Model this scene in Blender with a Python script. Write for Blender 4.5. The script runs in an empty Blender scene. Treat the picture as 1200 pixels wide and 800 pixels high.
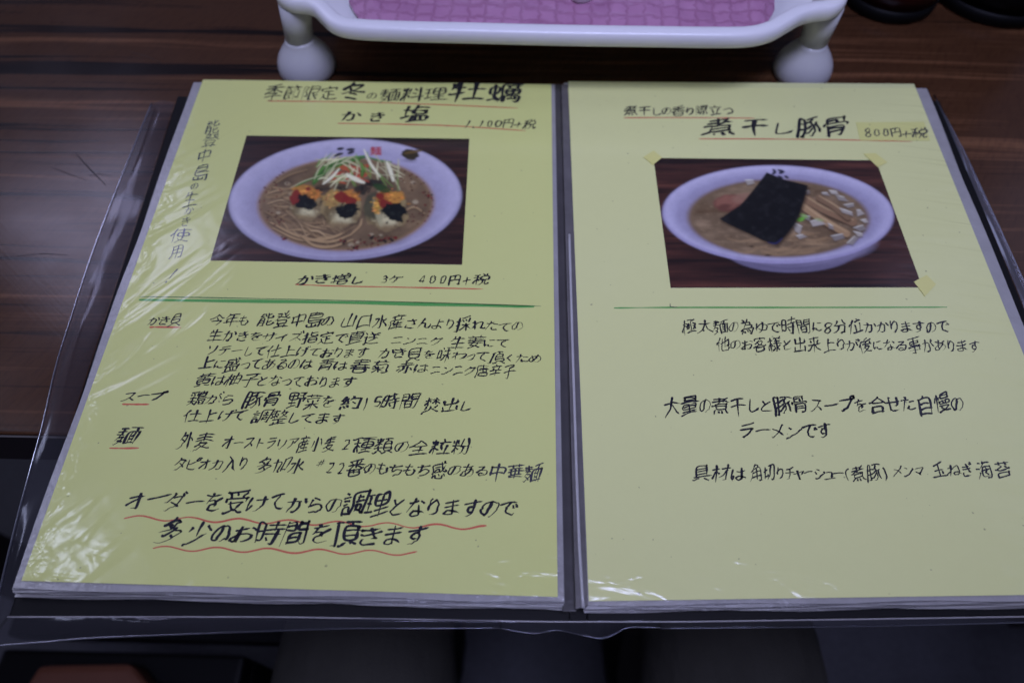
import bpy, bmesh, math, random
import numpy as np
from mathutils import Vector, Matrix

random.seed(7); rng = np.random.default_rng(7)
SC = bpy.context.scene
COL = SC.collection

# ------------------------------------------------------------------ camera, world, lamps, exposure
F_PX = 860.608                                   # focal length in photo pixels (1200 wide)
CAM = np.array([-0.02156733, -0.21271937, 0.30831831])
ROT = np.array([[0.9997, -0.0209, 0.0098], [0.0230, 0.8546, -0.5188], [0.0025, 0.5188, 0.8549]])
_u, _s, _v = np.linalg.svd(ROT); ROT = _u @ _v
cam_d = bpy.data.cameras.new('camera'); cam = bpy.data.objects.new('camera', cam_d); COL.objects.link(cam)
cam.matrix_world = Matrix([list(ROT[i]) + [CAM[i]] for i in range(3)] + [[0, 0, 0, 1]])
cam_d.sensor_fit = 'HORIZONTAL'; cam_d.sensor_width = 36; cam_d.lens = F_PX / 1200 * 36
cam_d.clip_start = 0.01; cam_d.clip_end = 50
cam_d.dof.use_dof = True; cam_d.dof.aperture_fstop = 5.8
SC.camera = cam

world = bpy.data.worlds.new('World'); SC.world = world; world.use_nodes = True
world.node_tree.nodes['Background'].inputs['Color'].default_value = (0.57, 0.60, 1.0, 1)
world.node_tree.nodes['Background'].inputs['Strength'].default_value = 0.10

def area(name, loc, target, sx, sy, power, color):
    d = bpy.data.lights.new(name, 'AREA'); d.shape = 'RECTANGLE'; d.size = sx; d.size_y = sy
    d.energy = power; d.color = color
    o = bpy.data.objects.new(name, d); COL.objects.link(o); o.location = loc
    o.rotation_euler = (Vector(target) - Vector(loc)).to_track_quat('-Z', 'Y').to_euler()
    return o
area('ceiling_lamp', (0.10, -0.30, 1.30), (0.03, 0.085, 0), 0.7, 0.36, 1.66, (0.56, 0.585, 1.0)).data.spread = math.radians(52)
area('window_lamp', (-1.30, 1.25, 1.50), (-0.15, 0, 0), 0.50, 0.40, 3.7, (0.66, 0.65, 1.0))
area('added_crease_light', (-1.52, 0.42, 1.50), (-0.2, -0.05, 0), 0.09, 0.9, 4.0, (0.66, 0.70, 1.0))  # added out of view so that the film creases glint
area('added_veil_light', (1.70, 0.95, 1.60), (0.1, 0, 0), 1.1, 1.1, 2.0, (0.58, 0.62, 1.0))  # added dim light, gives the right page its veil and crease streaks
SC.view_settings.view_transform = 'Standard'; SC.view_settings.look = 'None'
SC.view_settings.exposure = 0.0; SC.view_settings.gamma = 1.0

# ------------------------------------------------------------------ helpers
def at(x, y, z=0.0):
    """the point of the horizontal plane at height z that the photo shows at (x, y)"""
    d = ROT @ np.array([(x - 600) / F_PX, -(y - 400) / F_PX, -1.0]); t = (z - CAM[2]) / d[2]
    return CAM + t * d
def to_photo(P):
    q = (np.asarray(P) - CAM) @ ROT
    return 600 + F_PX * q[..., 0] / -q[..., 2], 400 - F_PX * q[..., 1] / -q[..., 2]
cam_d.dof.focus_distance = float(-((at(400, 470, 0.012) - CAM) @ ROT)[2])

def srgb(r, g, b):
    f = lambda c: (c / 255) / 12.92 if c <= 10 else ((c / 255 + 0.055) / 1.055) ** 2.4
    return (f(r), f(g), f(b), 1.0)

def mesh_obj(name, verts, faces, material, parent=None, smooth=False):
    me = bpy.data.meshes.new(name); me.from_pydata([tuple(map(float, v)) for v in verts], [], faces); me.update()
    if smooth:
        for p in me.polygons: p.use_smooth = True
    o = bpy.data.objects.new(name, me); COL.objects.link(o)
    if material: me.materials.append(material)
    if parent: o.parent = parent
    return o
def bm_obj(name, bm, material, parent=None, smooth=False):
    bmesh.ops.recalc_face_normals(bm, faces=bm.faces)
    me = bpy.data.meshes.new(name); bm.to_mesh(me); bm.free()
    if smooth:
        for p in me.polygons: p.use_smooth = True
    o = bpy.data.objects.new(name, me); COL.objects.link(o)
    if material: me.materials.append(material)
    if parent: o.parent = parent
    return o
def thing(name, label, cat, loc=(0, 0, 0), group=None):
    o = bpy.data.objects.new(name, None); COL.objects.link(o); o.location = loc
    o['label'] = label; o['category'] = cat
    if group: o['group'] = group
    return o
def tag(o, label, cat, group=None):
    o['label'] = label; o['category'] = cat
    if group: o['group'] = group
    return o
def prism(pts, z0, z1, bevel=0.0, segs=2):
    bm = bmesh.new()
    lo = [bm.verts.new((p[0], p[1], z0)) for p in pts]; hi = [bm.verts.new((p[0], p[1], z1)) for p in pts]
    n = len(pts)
    bm.faces.new(lo[::-1]); bm.faces.new(hi)
    for i in range(n): bm.faces.new((lo[i], lo[(i + 1) % n], hi[(i + 1) % n], hi[i]))
    if bevel: bmesh.ops.bevel(bm, geom=list(bm.edges), offset=bevel, segments=segs, affect='EDGES', profile=0.6)
    return bm
def box(x0, x1, y0, y1, z0, z1, bevel=0.0): return prism([(x0, y0), (x1, y0), (x1, y1), (x0, y1)], z0, z1, bevel)
def lathe(profile, cx, cy, n=48):
    V, Fc = [], []
    for r, z in profile:
        for k in range(n):
            a = 2 * math.pi * k / n; V.append((cx + r * math.cos(a), cy + r * math.sin(a), z))
    m = len(profile)
    for i in range(m - 1):
        for k in range(n): Fc.append((i * n + k, i * n + (k + 1) % n, (i + 1) * n + (k + 1) % n, (i + 1) * n + k))
    Fc.append(tuple(range(n))[::-1]); Fc.append(tuple(range((m - 1) * n, m * n)))
    return V, Fc
def catmull(P, n):
    P = np.asarray(P, float)
    if len(P) == 2: return P[0] + np.linspace(0, 1, max(3, n))[:, None] * (P[1] - P[0])
    closed = np.hypot(*(P[0] - P[-1])[:2]) < 1e-9
    Q = np.vstack([P[-2] if closed else 2 * P[0] - P[1], P, P[1] if closed else 2 * P[-1] - P[-2]])
    out = []
    for i in range(1, len(Q) - 2):
        for t in np.arange(n) / n:
            a, b, c, d = Q[i - 1:i + 3]
            out.append(0.5 * (2 * b + (c - a) * t + (2 * a - 5 * b + 4 * c - d) * t * t + (3 * b - a - 3 * c + d) * t ** 3))
    out.append(Q[-2]); return np.array(out)
def tube(P, r, n=8):
    """a rod of radius r along the points P"""
    P = np.asarray(P, float); V, Fc = [], []
    T = np.gradient(P, axis=0); T /= np.linalg.norm(T, axis=1)[:, None] + 1e-12
    for p, t in zip(P, T):
        s = np.cross(t, (0, 0, 1.0)); s = s / np.linalg.norm(s) if np.linalg.norm(s) > 1e-6 else np.array([1.0, 0, 0])
        u = np.cross(s, t)
        for k in range(n):
            a = 2 * math.pi * k / n; V.append(p + r * (math.cos(a) * s + math.sin(a) * u))
    for i in range(len(P) - 1):
        for k in range(n): Fc.append((i * n + k, i * n + (k + 1) % n, (i + 1) * n + (k + 1) % n, (i + 1) * n + k))
    Fc.append(tuple(range(n))[::-1]); Fc.append(tuple(range((len(P) - 1) * n, len(P) * n)))
    return V, Fc

# ------------------------------------------------------------------ materials
class NT:
    def __init__(s, name):
        s.m = bpy.data.materials.new(name); s.m.use_nodes = True; s.t = s.m.node_tree
        s.b = s.t.nodes['Principled BSDF']; s.out = s.t.nodes['Material Output']
    def n(s, kind, **kw):
        nd = s.t.nodes.new(kind)
        for k, v in kw.items():
            if k in nd.inputs.keys():
                i = nd.inputs[k]
                if hasattr(v, 'is_output'): s.t.links.new(v, i)
                else: i.default_value = v
            else: setattr(nd, k, v)
        return nd
    def link(s, a, b): s.t.links.new(a, b)
    def set(s, **kw):
        for k, v in kw.items():
            i = s.b.inputs[k.replace('_', ' ')]
            if hasattr(v, 'is_output'): s.link(v, i)
            else: i.default_value = v
        return s
    def math(s, op, a, b=0.0, clamp=False):
        nd = s.t.nodes.new('ShaderNodeMath'); nd.operation = op; nd.use_clamp = clamp
        for i, v in enumerate((a, b)):
            if hasattr(v, 'is_output'): s.link(v, nd.inputs[i])
            else: nd.inputs[i].default_value = v
        return nd.outputs[0]
    def coords(s, scale=(1, 1, 1), rot=(0, 0, 0), loc=(0, 0, 0)):
        tc = s.n('ShaderNodeTexCoord'); v = tc.outputs['Object']
        if any(rot):                                            # turn first, then stretch along the turned axes
            m0 = s.n('ShaderNodeMapping'); s.link(v, m0.inputs['Vector']); m0.inputs['Rotation'].default_value = rot; v = m0.outputs[0]
        mp = s.n('ShaderNodeMapping'); s.link(v, mp.inputs['Vector'])
        mp.inputs['Scale'].default_value = scale; mp.inputs['Location'].default_value = loc
        return mp.outputs[0]
    def noise(s, vec, scale, detail=4, rough=0.55, dist=0.0):
        nd = s.n('ShaderNodeTexNoise', Scale=scale, Detail=detail, Roughness=rough, Distortion=dist); s.link(vec, nd.inputs['Vector'])
        return nd.outputs['Fac']
    def ramp(s, fac, stops, interp='LINEAR'):
        nd = s.n('ShaderNodeValToRGB'); nd.color_ramp.interpolation = interp; el = nd.color_ramp.elements
        while len(el) < len(stops): el.new(0.5)
        for e, (p, c) in zip(el, stops):
            e.position = p; e.color = c if len(c) == 4 else (*c, 1)
        s.link(fac, nd.inputs[0]); return nd.outputs[0]
    def mix(s, fac, a, b, mode='MIX'):
        nd = s.t.nodes.new('ShaderNodeMix'); nd.data_type = 'RGBA'; nd.blend_type = mode
        for i, v in ((0, fac), (6, a), (7, b)):
            if hasattr(v, 'is_output'): s.link(v, nd.inputs[i])
            else: nd.inputs[i].default_value = v
        return nd.outputs[2]
    def bump(s, h, strength=0.3, dist=0.001, normal=None):
        nd = s.n('ShaderNodeBump', Strength=strength, Distance=dist); s.link(h, nd.inputs['Height'])
        if normal is not None: s.link(normal, nd.inputs['Normal'])
        return nd.outputs[0]

def mat_wood(name, base, dark, light, rough=0.19, spec=0.32):
    w = NT(name)
    warp = w.noise(w.coords((1.2, 7, 1)), 3.0, 2, 0.5)
    sep = w.n('ShaderNodeTexCoord'); add = w.n('ShaderNodeVectorMath', operation='ADD')
    cmb = w.n('ShaderNodeCombineXYZ'); w.link(w.math('MULTIPLY', warp, 0.018), cmb.inputs[1])
    w.link(sep.outputs['Object'], add.inputs[0]); w.link(cmb.outputs[0], add.inputs[1])
    mp = w.n('ShaderNodeMapping'); w.link(add.outputs[0], mp.inputs[0]); mp.inputs['Scale'].default_value = (1.6, 46, 1)
    mp.inputs['Rotation'].default_value = (0, 0, math.radians(-1.5))
    g1 = w.noise(mp.outputs[0], 1.0, 5, 0.62)
    mp2 = w.n('ShaderNodeMapping'); w.link(add.outputs[0], mp2.inputs[0]); mp2.inputs['Scale'].default_value = (5, 240, 1)
    g2 = w.noise(mp2.outputs[0], 1.0, 6, 0.68)
    mp3 = w.n('ShaderNodeMapping'); w.link(add.outputs[0], mp3.inputs[0]); mp3.inputs['Scale'].default_value = (0.9, 13, 1)
    g3 = w.noise(mp3.outputs[0], 1.0, 3, 0.5)
    mp4 = w.n('ShaderNodeMapping'); w.link(add.outputs[0], mp4.inputs[0]); mp4.inputs['Scale'].default_value = (2.2, 110, 1)
    g4 = w.noise(mp4.outputs[0], 1.0, 4, 0.6)
    f = w.math('ADD', w.math('ADD', w.math('MULTIPLY', g1, 0.36), w.math('MULTIPLY', g4, 0.34)), w.math('ADD', w.math('MULTIPLY', g2, 0.20), w.math('MULTIPLY', g3, 0.24)))
    c = w.ramp(f, [(0.49, dark), (0.53, base), (0.59, base), (0.66, light)])
    # cross flecks of the veneer
    fl = w.noise(w.coords((420, 90, 1), (0, 0, 0.5)), 1.0, 2, 0.6)
    c = w.mix(w.math('MULTIPLY', w.math('SUBTRACT', fl, 0.45, True), 0.9), c, dark)
    wear = w.noise(w.coords((9, 14, 1)), 2.0, 5, 0.6)
    scr = w.noise(w.coords((40, 700, 1), (0, 0, 0.7)), 1.0, 2, 0.5)
    r = w.math('ADD', rough, w.math('MULTIPLY', w.math('SUBTRACT', wear, 0.5), 0.22))
    w.set(Base_Color=c, Roughness=r, Specular_IOR_Level=spec,
          Normal=w.bump(w.math('ADD', w.math('MULTIPLY', g2, 0.6), w.math('MULTIPLY', scr, 0.4)), 0.10, 0.0004))
    return w.m
def mat_plain(name, col, rough=0.5, spec=0.5, var=0.12, scale=120, bump=0.0, bscale=600, **kw):
    w = NT(name); n = w.noise(w.coords(), scale, 4)
    c = w.mix(n, tuple(x * (1 - var) for x in col[:3]) + (1,), tuple(min(1, x * (1 + var)) for x in col[:3]) + (1,))
    w.set(Base_Color=c, Roughness=w.math('ADD', rough, w.math('MULTIPLY', w.math('SUBTRACT', n, 0.5), 0.15)), Specular_IOR_Level=spec, **kw)
    if bump: w.set(Normal=w.bump(w.noise(w.coords(), bscale, 3), bump, 0.0005))
    return w.m

def film_height(w):
    """height of the creased clear film welded over the pages: long oblique creases fanning out of the outer
    welded edge and front corner of the first page, small crinkles along the front weld, faint waves elsewhere"""
    tc = w.n('ShaderNodeTexCoord'); sx = w.n('ShaderNodeSeparateXYZ'); w.link(tc.outputs['Object'], sx.inputs[0])
    x, y = sx.outputs[0], sx.outputs[1]
    wob = w.noise(w.coords((1, 1, 1)), 28, 3)
    # masks in metres on the page
    le = w.math('SUBTRACT', 1.0, w.math('DIVIDE', w.math('ADD', x, 0.219), 0.062), True)        # outer edge of the first page
    lw = w.math('SUBTRACT', 1.0, w.math('DIVIDE', w.math('ADD', x, 0.219), 0.013), True)
    fall = w.math('SUBTRACT', 1.0, w.math('DIVIDE', w.math('SUBTRACT', y, 0.07), 0.07), True)    # fades towards the far end
    fr = w.math('SUBTRACT', 1.0, w.math('DIVIDE', w.math('ADD', y, 0.152), 0.028), True)         # front weld
    re = w.math('DIVIDE', w.math('SUBTRACT', x, 0.165), 0.05, True)
    def crease(scale, rotz, sc, lo, hi, dist=0.6, loc=(0, 0, 0)):
        n = w.noise(w.coords(scale, (0, 0, rotz), loc), sc, 2, 0.5, dist)
        d = w.math('ABSOLUTE', w.math('SUBTRACT', n, 0.5))
        mr = w.n('ShaderNodeMapRange'); mr.interpolation_type = 'SMOOTHSTEP'; w.link(d, mr.inputs[0])
        mr.inputs[1].default_value = lo; mr.inputs[2].default_value = hi; mr.inputs[3].default_value = 1; mr.inputs[4].default_value = 0
        return mr.outputs[0]
    long_c = crease((0.22, 1.35, 1), math.radians(-43), 34, 0.0, 0.13, 0.4)
    long_2 = crease((0.3, 1.5, 1), math.radians(-60), 30, 0.0, 0.10, 0.8, (3.1, 1.7, 0))
    fine = crease((1, 0.8, 1), 0.3, 130, 0.0, 0.16, 1.2)
    side = crease((0.25, 2.2, 1), math.radians(8), 40, 0.0, 0.12, 0.5, (0.3, 5, 0))
    gate = w.n('ShaderNodeMapRange'); w.link(wob, gate.inputs[0]); gate.inputs[1].default_value = 0.45; gate.inputs[2].default_value = 0.60
    g = gate.outputs[0]
    lem = w.math('MULTIPLY', le, fall)
    a = w.math('MULTIPLY', w.math('MULTIPLY', long_c, lem), 1.0)
    b = w.math('MULTIPLY', w.math('MULTIPLY', long_2, lem), w.math('MULTIPLY', g, 0.8))
    c = w.math('MULTIPLY', w.math('MULTIPLY', fine, lw), w.math('MULTIPLY', fall, 0.55))
    d = w.math('MULTIPLY', w.math('MULTIPLY', crease((0.45, 1.5, 1), 0.12, 70, 0.0, 0.15, 1.0, (9, 2, 0)), fr), w.math('MULTIPLY', g, 0.95))
    e = w.math('MULTIPLY', w.math('MULTIPLY', side, re), 0.6)
    slow = w.math('MULTIPLY', w.noise(w.coords((1, 0.7, 1)), 22, 2), 0.9)
    med = w.math('MULTIPLY', w.math('MULTIPLY', w.noise(w.coords((1.3, 0.8, 1), (0, 0, -0.5), (7, 3, 0)), 40, 2), lem), 1.4)
    tot = w.math('ADD', w.math('ADD', w.math('ADD', a, med), b), w.math('ADD', w.math('ADD', c, d), w.math('ADD', e, slow)))
    return w.math('MULTIPLY', tot, 0.0005)
def film(w, weight=1.0, rough=0.15):
    """the clear film over paper, ink and prints is a glossy coat with its own creased normal"""
    nd = w.n('ShaderNodeBump', Strength=1.0, Distance=1.0); w.link(film_height(w), nd.inputs['Height'])
    w.set(Coat_Weight=weight, Coat_Roughness=rough, Coat_IOR=1.5, Coat_Normal=nd.outputs[0])
    return w
def mat_paper(name, col, stain):
    w = NT(name)
    a = w.noise(w.coords(), 14, 3); b = w.noise(w.coords(), 900, 3); s = w.noise(w.coords((1, 1, 1), (0, 0, 0), (2, 3, 0)), 420, 1, 0.3)
    c = w.mix(w.math('MULTIPLY', w.math('SUBTRACT', a, 0.35, True), 0.8), col, stain)
    m = w.noise(w.coords((1, 1, 1), (0, 0, 0), (5, 1, 0)), 160, 4)
    c = w.mix(w.math('MULTIPLY', m, 0.14), c, tuple(x * 0.8 for x in col[:3]) + (1,))
    c = w.mix(w.math('MULTIPLY', b, 0.10), c, tuple(x * 0.8 for x in col[:3]) + (1,))
    speck = w.math('GREATER_THAN', s, 0.795)
    c = w.mix(w.math('MULTIPLY', speck, 0.5), c, (0.10, 0.10, 0.06, 1))
    w.set(Base_Color=c, Roughness=0.65, Specular_IOR_Level=0.2)
    return film(w).m
def mat_ink(name, col, wet=0.5):
    w = NT(name); n = w.noise(w.coords(), 1500, 3)
    w.set(Base_Color=w.mix(n, tuple(x * 0.7 for x in col[:3]) + (1,), tuple(x * 1.3 for x in col[:3]) + (1,)), Roughness=0.6, Specular_IOR_Level=0.2)
    return film(w).m
def mat_print(name):
    w = NT(name); a = w.n('ShaderNodeAttribute'); a.attribute_name = 'dye'
    w.set(Base_Color=a.outputs['Color'], Roughness=0.35, Specular_IOR_Level=0.3)
    return film(w).m
def mat_vinyl(name, tint, gloss_rough=0.08, gloss=0.7, clear=0.9, wave=0.5):
    """thin clear vinyl: lets through most light and mirrors the lamps"""
    w = NT(name); t = w.t; t.nodes.remove(w.b)
    n = w.noise(w.coords((60, 9, 30)), 1.6, 3); bn = w.bump(n, wave, 0.003)
    tr = w.n('ShaderNodeBsdfTransparent', Color=tuple(x * clear for x in tint) + (1,))
    gl = w.n('ShaderNodeBsdfGlossy', Color=(0.9, 0.92, 1, 1), Roughness=gloss_rough); w.link(bn, gl.inputs['Normal'])
    fr = w.n('ShaderNodeFresnel', IOR=1.5); w.link(bn, fr.inputs['Normal'])
    df = w.n('ShaderNodeBsdfDiffuse', Color=(0.5, 0.5, 0.55, 1))
    m0 = w.n('ShaderNodeMixShader', Fac=0.035); w.link(tr.outputs[0], m0.inputs[1]); w.link(df.outputs[0], m0.inputs[2])
    mx = w.n('ShaderNodeMixShader'); w.link(w.math('MULTIPLY', fr.outputs[0], gloss, True), mx.inputs[0])
    w.link(m0.outputs[0], mx.inputs[1]); w.link(gl.outputs[0], mx.inputs[2]); w.link(mx.outputs[0], w.out.inputs[0])
    return w.m

# ------------------------------------------------------------------ pen strokes of the handwriting, one row per character in order of first use
LINES = """季節限定冬の麺料理牡蠣かき塩1.100円+税能登中島の生かき使用!かき増し3ケ400円+税かき貝
今年も能登中島の山口水産さんより採れたての生かきをサイズ指定で直送ニンニク.生姜にて
ソテーして仕上げております.かき貝を味わって頂くため上に盛ってあるのは青は春菊赤はニンニク唐辛子
黄は柚子となっておりますスープ鶏がら豚骨野菜を約15時間焚出し仕上げて調整してます麺
外麦オーストラリア産小麦2種類の全粒粉タピオカ入り多加水#22番のもちもち感のある中華麺
オーダーを受けてからの調理となりますので多少のお時間を頂きます
煮干しの香り際立つ煮干し豚骨800円+税極太麺の為ゆで時間に8分位かかりますので
他のお客様と出来上りが後になる事があります大量の煮干しと豚骨スープを合せた自慢のラーメンです
具材は角切りチャーシュー(煮豚)メンマ玉ねぎ海苔江"""
STROKES = [
[[18,68,26,67,41,68,59,71,62,70],[15,58,68,58],[41,68,41,47],[13,42,17,42,27,48,35,53,36,57],[48,57,49,53,58,47,68,42,71,42],[26,40,58,40],[15,28,69,28],[51,39,49,36,43,34,42,32,41,15,35,14,30,15]],
[[22,71,21,67,16,60],[21,66,39,66],[28,66,30,58],[53,72,51,71,49,66,41,59],[50,66,70,66],[57,66,58,62,61,58],[18,43,38,43],[18,33,38,34,38,52,19,52,18,51,18,18,35,22],[32,28,36,22,40,17],[55,24,58,23,62,22,66,24,67,51,65,52,49,52,49,15]],
[[40,56,65,56],[40,43,64,44,64,68,42,68,40,67,40,17,52,19],[24,31,26,30,29,31,31,34,31,41,26,52,31,67,29,68,17,68,17,15],[52,43,53,34,59,25,66,18,69,16],[58,29,67,35]],
[[40,71,41,70,42,64],[16,54,16,63,18,64,66,64,67,62,67,54],[25,50,59,50],[42,50,42,18],[25,40,24,30,15,15],[24,30,34,20,44,16,67,15,72,18],[42,35,61,35]],
[[33,65,55,65,56,64,55,60,44,49,22,39,16,37,13,38],[28,60,40,48,61,39,66,38,70,39],[18,52,28,60,30,63,33,65,35,71,38,72],[35,35,52,29],[27,23,55,15]],
[[43,62,41,50,38,40,35,31,31,26,27,24,22,25,18,30,17,38,18,44,21,51,25,56,31,60,40,62,47,62,57,59,63,53,65,47,66,39,65,34,60,26,55,22,46,18,42,20]],
[[15,66,35,66],[25,71,25,50,23,48,21,41,13,30],[15,58,35,58],[42,68,70,68],[14,49,36,49],[57,68,55,55,51,52,51,18],[22,40,33,40,33,35,30,29,25,22,15,15,12,16],[60,54,60,18],[21,30,27,27,33,20],[52,42,60,42],[52,30,60,30],[43,18,68,18],[42,15,43,53,67,54,69,52,69,14]],
[[15,67,17,57],[25,70,24,46,25,15],[35,67,31,55],[46,66,53,60],[14,49,35,49],[62,71,62,15],[42,49,49,45],[13,23,20,40,23,42,28,40,33,35,34,31],[40,30,70,34]],
[[14,67,30,67],[22,67,22,26],[52,68,52,17],[52,68,67,68,67,43,38,43,38,68,52,68],[14,48,28,48],[38,55,67,55],[14,22,30,28,32,30],[37,30,68,30],[32,17,70,17]],
[[18,68,16,58,13,49],[26,71,26,15],[16,57,35,57],[53,71,53,17],[40,50,68,50],[12,35,14,34,36,40],[37,17,70,17]],
[[22,71,22,23],[49,63,49,60],[42,60,70,60],[70,68,37,68,37,34,35,24,32,15],[15,40,15,59,30,59,30,40,15,40],[62,63,62,57],[55,52,55,23],[45,46,67,46],[28,32,30,24],[12,21,30,24],[55,39,45,39,45,52,66,52,66,39,55,39],[30,24,31,21,34,20],[48,22,63,23],[61,28,62,27,65,20],[42,15,43,31,44,32,69,32,68,15,65,14,61,15]],
[[34,67,32,55,28,39,23,26,18,18],[16,52,42,54,47,53,49,51,50,48,50,36,47,22,44,19,40,18,34,19,32,21],[58,60,61,57,69,40]],
[[22,62,23,61,27,60,43,60,59,62],[43,68,49,48,51,46,56,34,55,33,45,34],[21,48,30,46,48,47,62,49,65,52],[28,35,25,33,23,28,24,23,28,19,32,18,40,17,54,18,56,19]],
[[22,70,22,31],[14,55,33,54,40,64,42,71,45,72],[40,64,69,64],[36,57,40,54],[40,54,40,43,63,43,63,53,62,54,40,54],[14,27,22,31,30,33],[46,33,46,16],[56,33,56,16],[29,16,70,16],[36,16,36,32,38,33,66,33,67,16]],
[[19,61,28,62,28,20],[17,20,38,20]],
[[16,22,18,20]],
[[26,65,21,63,17,58,15,50,15,39,15,33,18,25,23,20,28,19,33,22,37,29,39,36,39,48,38,54,34,61,31,64,26,65]],
[[41,66,41,42],[17,42,67,42],[17,15,17,65,18,66,66,66,67,18,66,16,64,15,58,15,55,16]],
[[27,56,27,28],[13,42,40,42]],
[[12,67,16,66,25,67,31,70,34,69],[25,67,25,15],[43,71,48,64,47,58],[14,52,34,52],[63,70,59,58],[13,24,13,28,20,42,25,45,29,44,33,39,34,37],[48,41,47,31,44,24,38,16,33,16],[48,41,40,42,41,58,66,57,66,41,48,41],[58,41,58,22,59,16,61,15,69,16,70,22]],
[[23,70,18,62,17,58,36,59],[30,68,33,67,36,59,40,55],[48,71,48,52,49,48,51,47,66,47,69,50,68,55],[48,60,52,61,65,65],[18,38,36,38],[18,28,36,28],[48,40,48,20,49,16,52,15,67,16,70,21,68,25],[48,30,52,30,66,35],[18,15,18,47,19,47,36,47,36,18,35,15,29,15]],
[[18,69,35,69,35,66,29,56,23,51,15,45,12,45],[18,61,25,56,30,55,32,53,50,53,59,56,68,62],[45,70,55,56,67,47,69,46,72,47],[51,63,60,70],[25,32,26,30,57,30,57,32,57,42,25,43,25,42,25,32],[28,26,30,25,32,22,31,16],[15,16,69,16],[53,25,50,16]],
[[41,71,41,15],[17,36,66,36],[17,32,17,58,19,59,65,59,66,33]],
[[40,71,39,67],[22,58,59,58],[22,50,58,50,59,66,25,66,23,65,23,33,64,32,66,32,64,16,60,14,54,15],[22,41,69,41],[17,25,18,18,48,18,49,19,49,25],[33,27,33,19]],
[[26,70,23,59,15,48],[42,71,42,17],[23,58,66,58],[22,38,63,38],[15,17,69,17]],
[[28,70,23,60,21,54,22,15],[32,64,70,64],[50,70,50,40,49,30,46,25,40,19,32,15,29,16],[21,54,17,52,13,47,12,44],[50,52,34,52,35,39,68,39,67,52,50,52],[35,32,42,25,50,20,66,15,68,15,70,16]],
[[42,66,42,15],[21,51,65,51],[20,35,65,35],[14,15,18,23,21,36,21,65,22,66,65,66,65,17,64,16,61,15,54,15,51,17]],
[[19,64,19,35],[18,22,20,20]],
[[22,70,22,30],[41,70,43,66,43,62],[14,55,29,55],[62,71,60,66,60,62],[52,62,52,43],[52,62,67,62,67,44,36,44,36,62,52,62],[36,53,68,53],[14,27,30,32],[39,26,65,26],[65,17,39,17,39,35,65,35,65,17]],
[[28,67,27,27,30,20,38,17,49,18,58,22,65,30]],
[[15,61,20,64,27,65,32,63,35,60,36,57,36,50,29,43],[22,43,28,43,36,38,38,32,37,25,33,21,27,19,20,20,14,23]],
[[32,67,29,55,18,42,14,41],[29,55,66,55,69,58],[49,55,47,42,43,30,37,23,32,19,26,19]],
[[40,33,15,33,14,35,15,38,29,61,34,63,34,20]],
[[22,55,61,55],[22,43,61,43],[61,55,61,66,60,68,23,68,23,31,61,31,61,55],[14,16,17,15,32,23,35,24],[48,24,52,23,66,16,70,15]],
[[12,49,16,49,19,50,29,57,40,67,42,69,62,52,67,49,71,50],[38,53,47,45],[22,38,60,38,62,39],[59,38,58,33,45,16]],
[[28,71,26,64,18,53],[26,63,66,63],[45,63,45,15],[14,30,69,30],[25,30,25,48,65,48]],
[[34,68,30,31,31,25,33,22,38,18,47,17,54,18,60,22,63,28,63,34,59,42,54,45],[18,58,28,56,38,56,47,56,49,58],[16,42,18,41,25,40,46,40]],
[[42,70,42,20],[18,57,18,20,65,20],[65,57,65,15]],
[[20,22,64,22],[19,17,19,64,62,64,64,62,64,17]],
[[42,70,42,19,40,15,33,15],[16,54,31,54,32,51,29,43,24,32,17,24,13,22],[42,50,46,48,50,44,52,39,59,31,66,25,69,23],[50,44,55,48,62,57]],
[[18,65,66,65],[38,72,42,69,42,65],[30,65,30,60,33,55,33,51],[55,60,52,51],[32,45,31,40,25,33],[31,39,64,39],[46,44,46,16],[31,28,62,28],[14,15,19,35,19,51,68,51],[25,15,68,15]],
[[21,57,47,56,62,59,65,62],[45,68,48,58,50,55,57,38,55,37,46,38],[25,37,23,28,25,23,28,20,40,17,56,18]],
[[40,66,29,45,28,41,22,30,18,19],[29,42,32,41,40,43,44,41,45,38,46,22,48,19,52,18,58,19,62,22,68,31,67,36]],
[[41,67,42,22,38,18,35,17,26,18,20,22,20,28,23,31,27,33,39,33,53,28,61,23,62,21],[41,54,61,55]],
[[30,70,27,66,25,52,26,49],[25,35,26,48,37,61,42,63,46,64,52,62,55,58,58,50,58,45,57,36,55,30,51,25,46,21,40,18,35,18]],
[[22,71,22,18,21,15,19,15,16,15,14,16],[33,67,38,66,64,70,68,69],[14,58,29,58],[35,59,37,58,40,50],[50,60,52,52],[13,37,29,42],[68,61,62,48],[35,38,47,38,52,37,56,38,69,38],[52,45,52,15],[32,20,38,23,49,35,53,36,70,20]],
[[30,68,29,47,28,42,29,17],[17,55,30,57],[30,47,33,48,40,54,47,57,55,57,58,53,58,45,56,29,57,23,60,20,65,20,71,23,72,27],[28,41,24,39,15,27]],
[[34,68,33,60,30,48,21,18],[18,57,30,56,46,59],[46,48,65,47],[45,33,43,31,42,27,43,23,46,20,54,19,61,19,66,20,69,22]],
[[17,59,44,62,65,63],[48,62,47,58,41,52,37,45,36,40,37,33,40,26,48,21,57,18,61,21]],
[[18,60,34,60,55,62],[35,68,35,62,32,59,27,46,21,40],[27,46,39,48,43,46,45,38,45,29],[63,48,46,42,44,39,40,38,33,33,30,27,31,21,36,18,45,17,60,18]],
[[29,66,29,36],[15,53,68,53],[53,67,54,49,53,37,51,32,49,26,45,22,39,18,36,18]],
[[15,41,20,40,44,50,58,62],[45,50,45,18]],
[[22,60,54,60,55,59,52,51,45,37,26,23,18,19],[58,70,61,64],[66,72,69,66],[45,37,62,19]],
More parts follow.
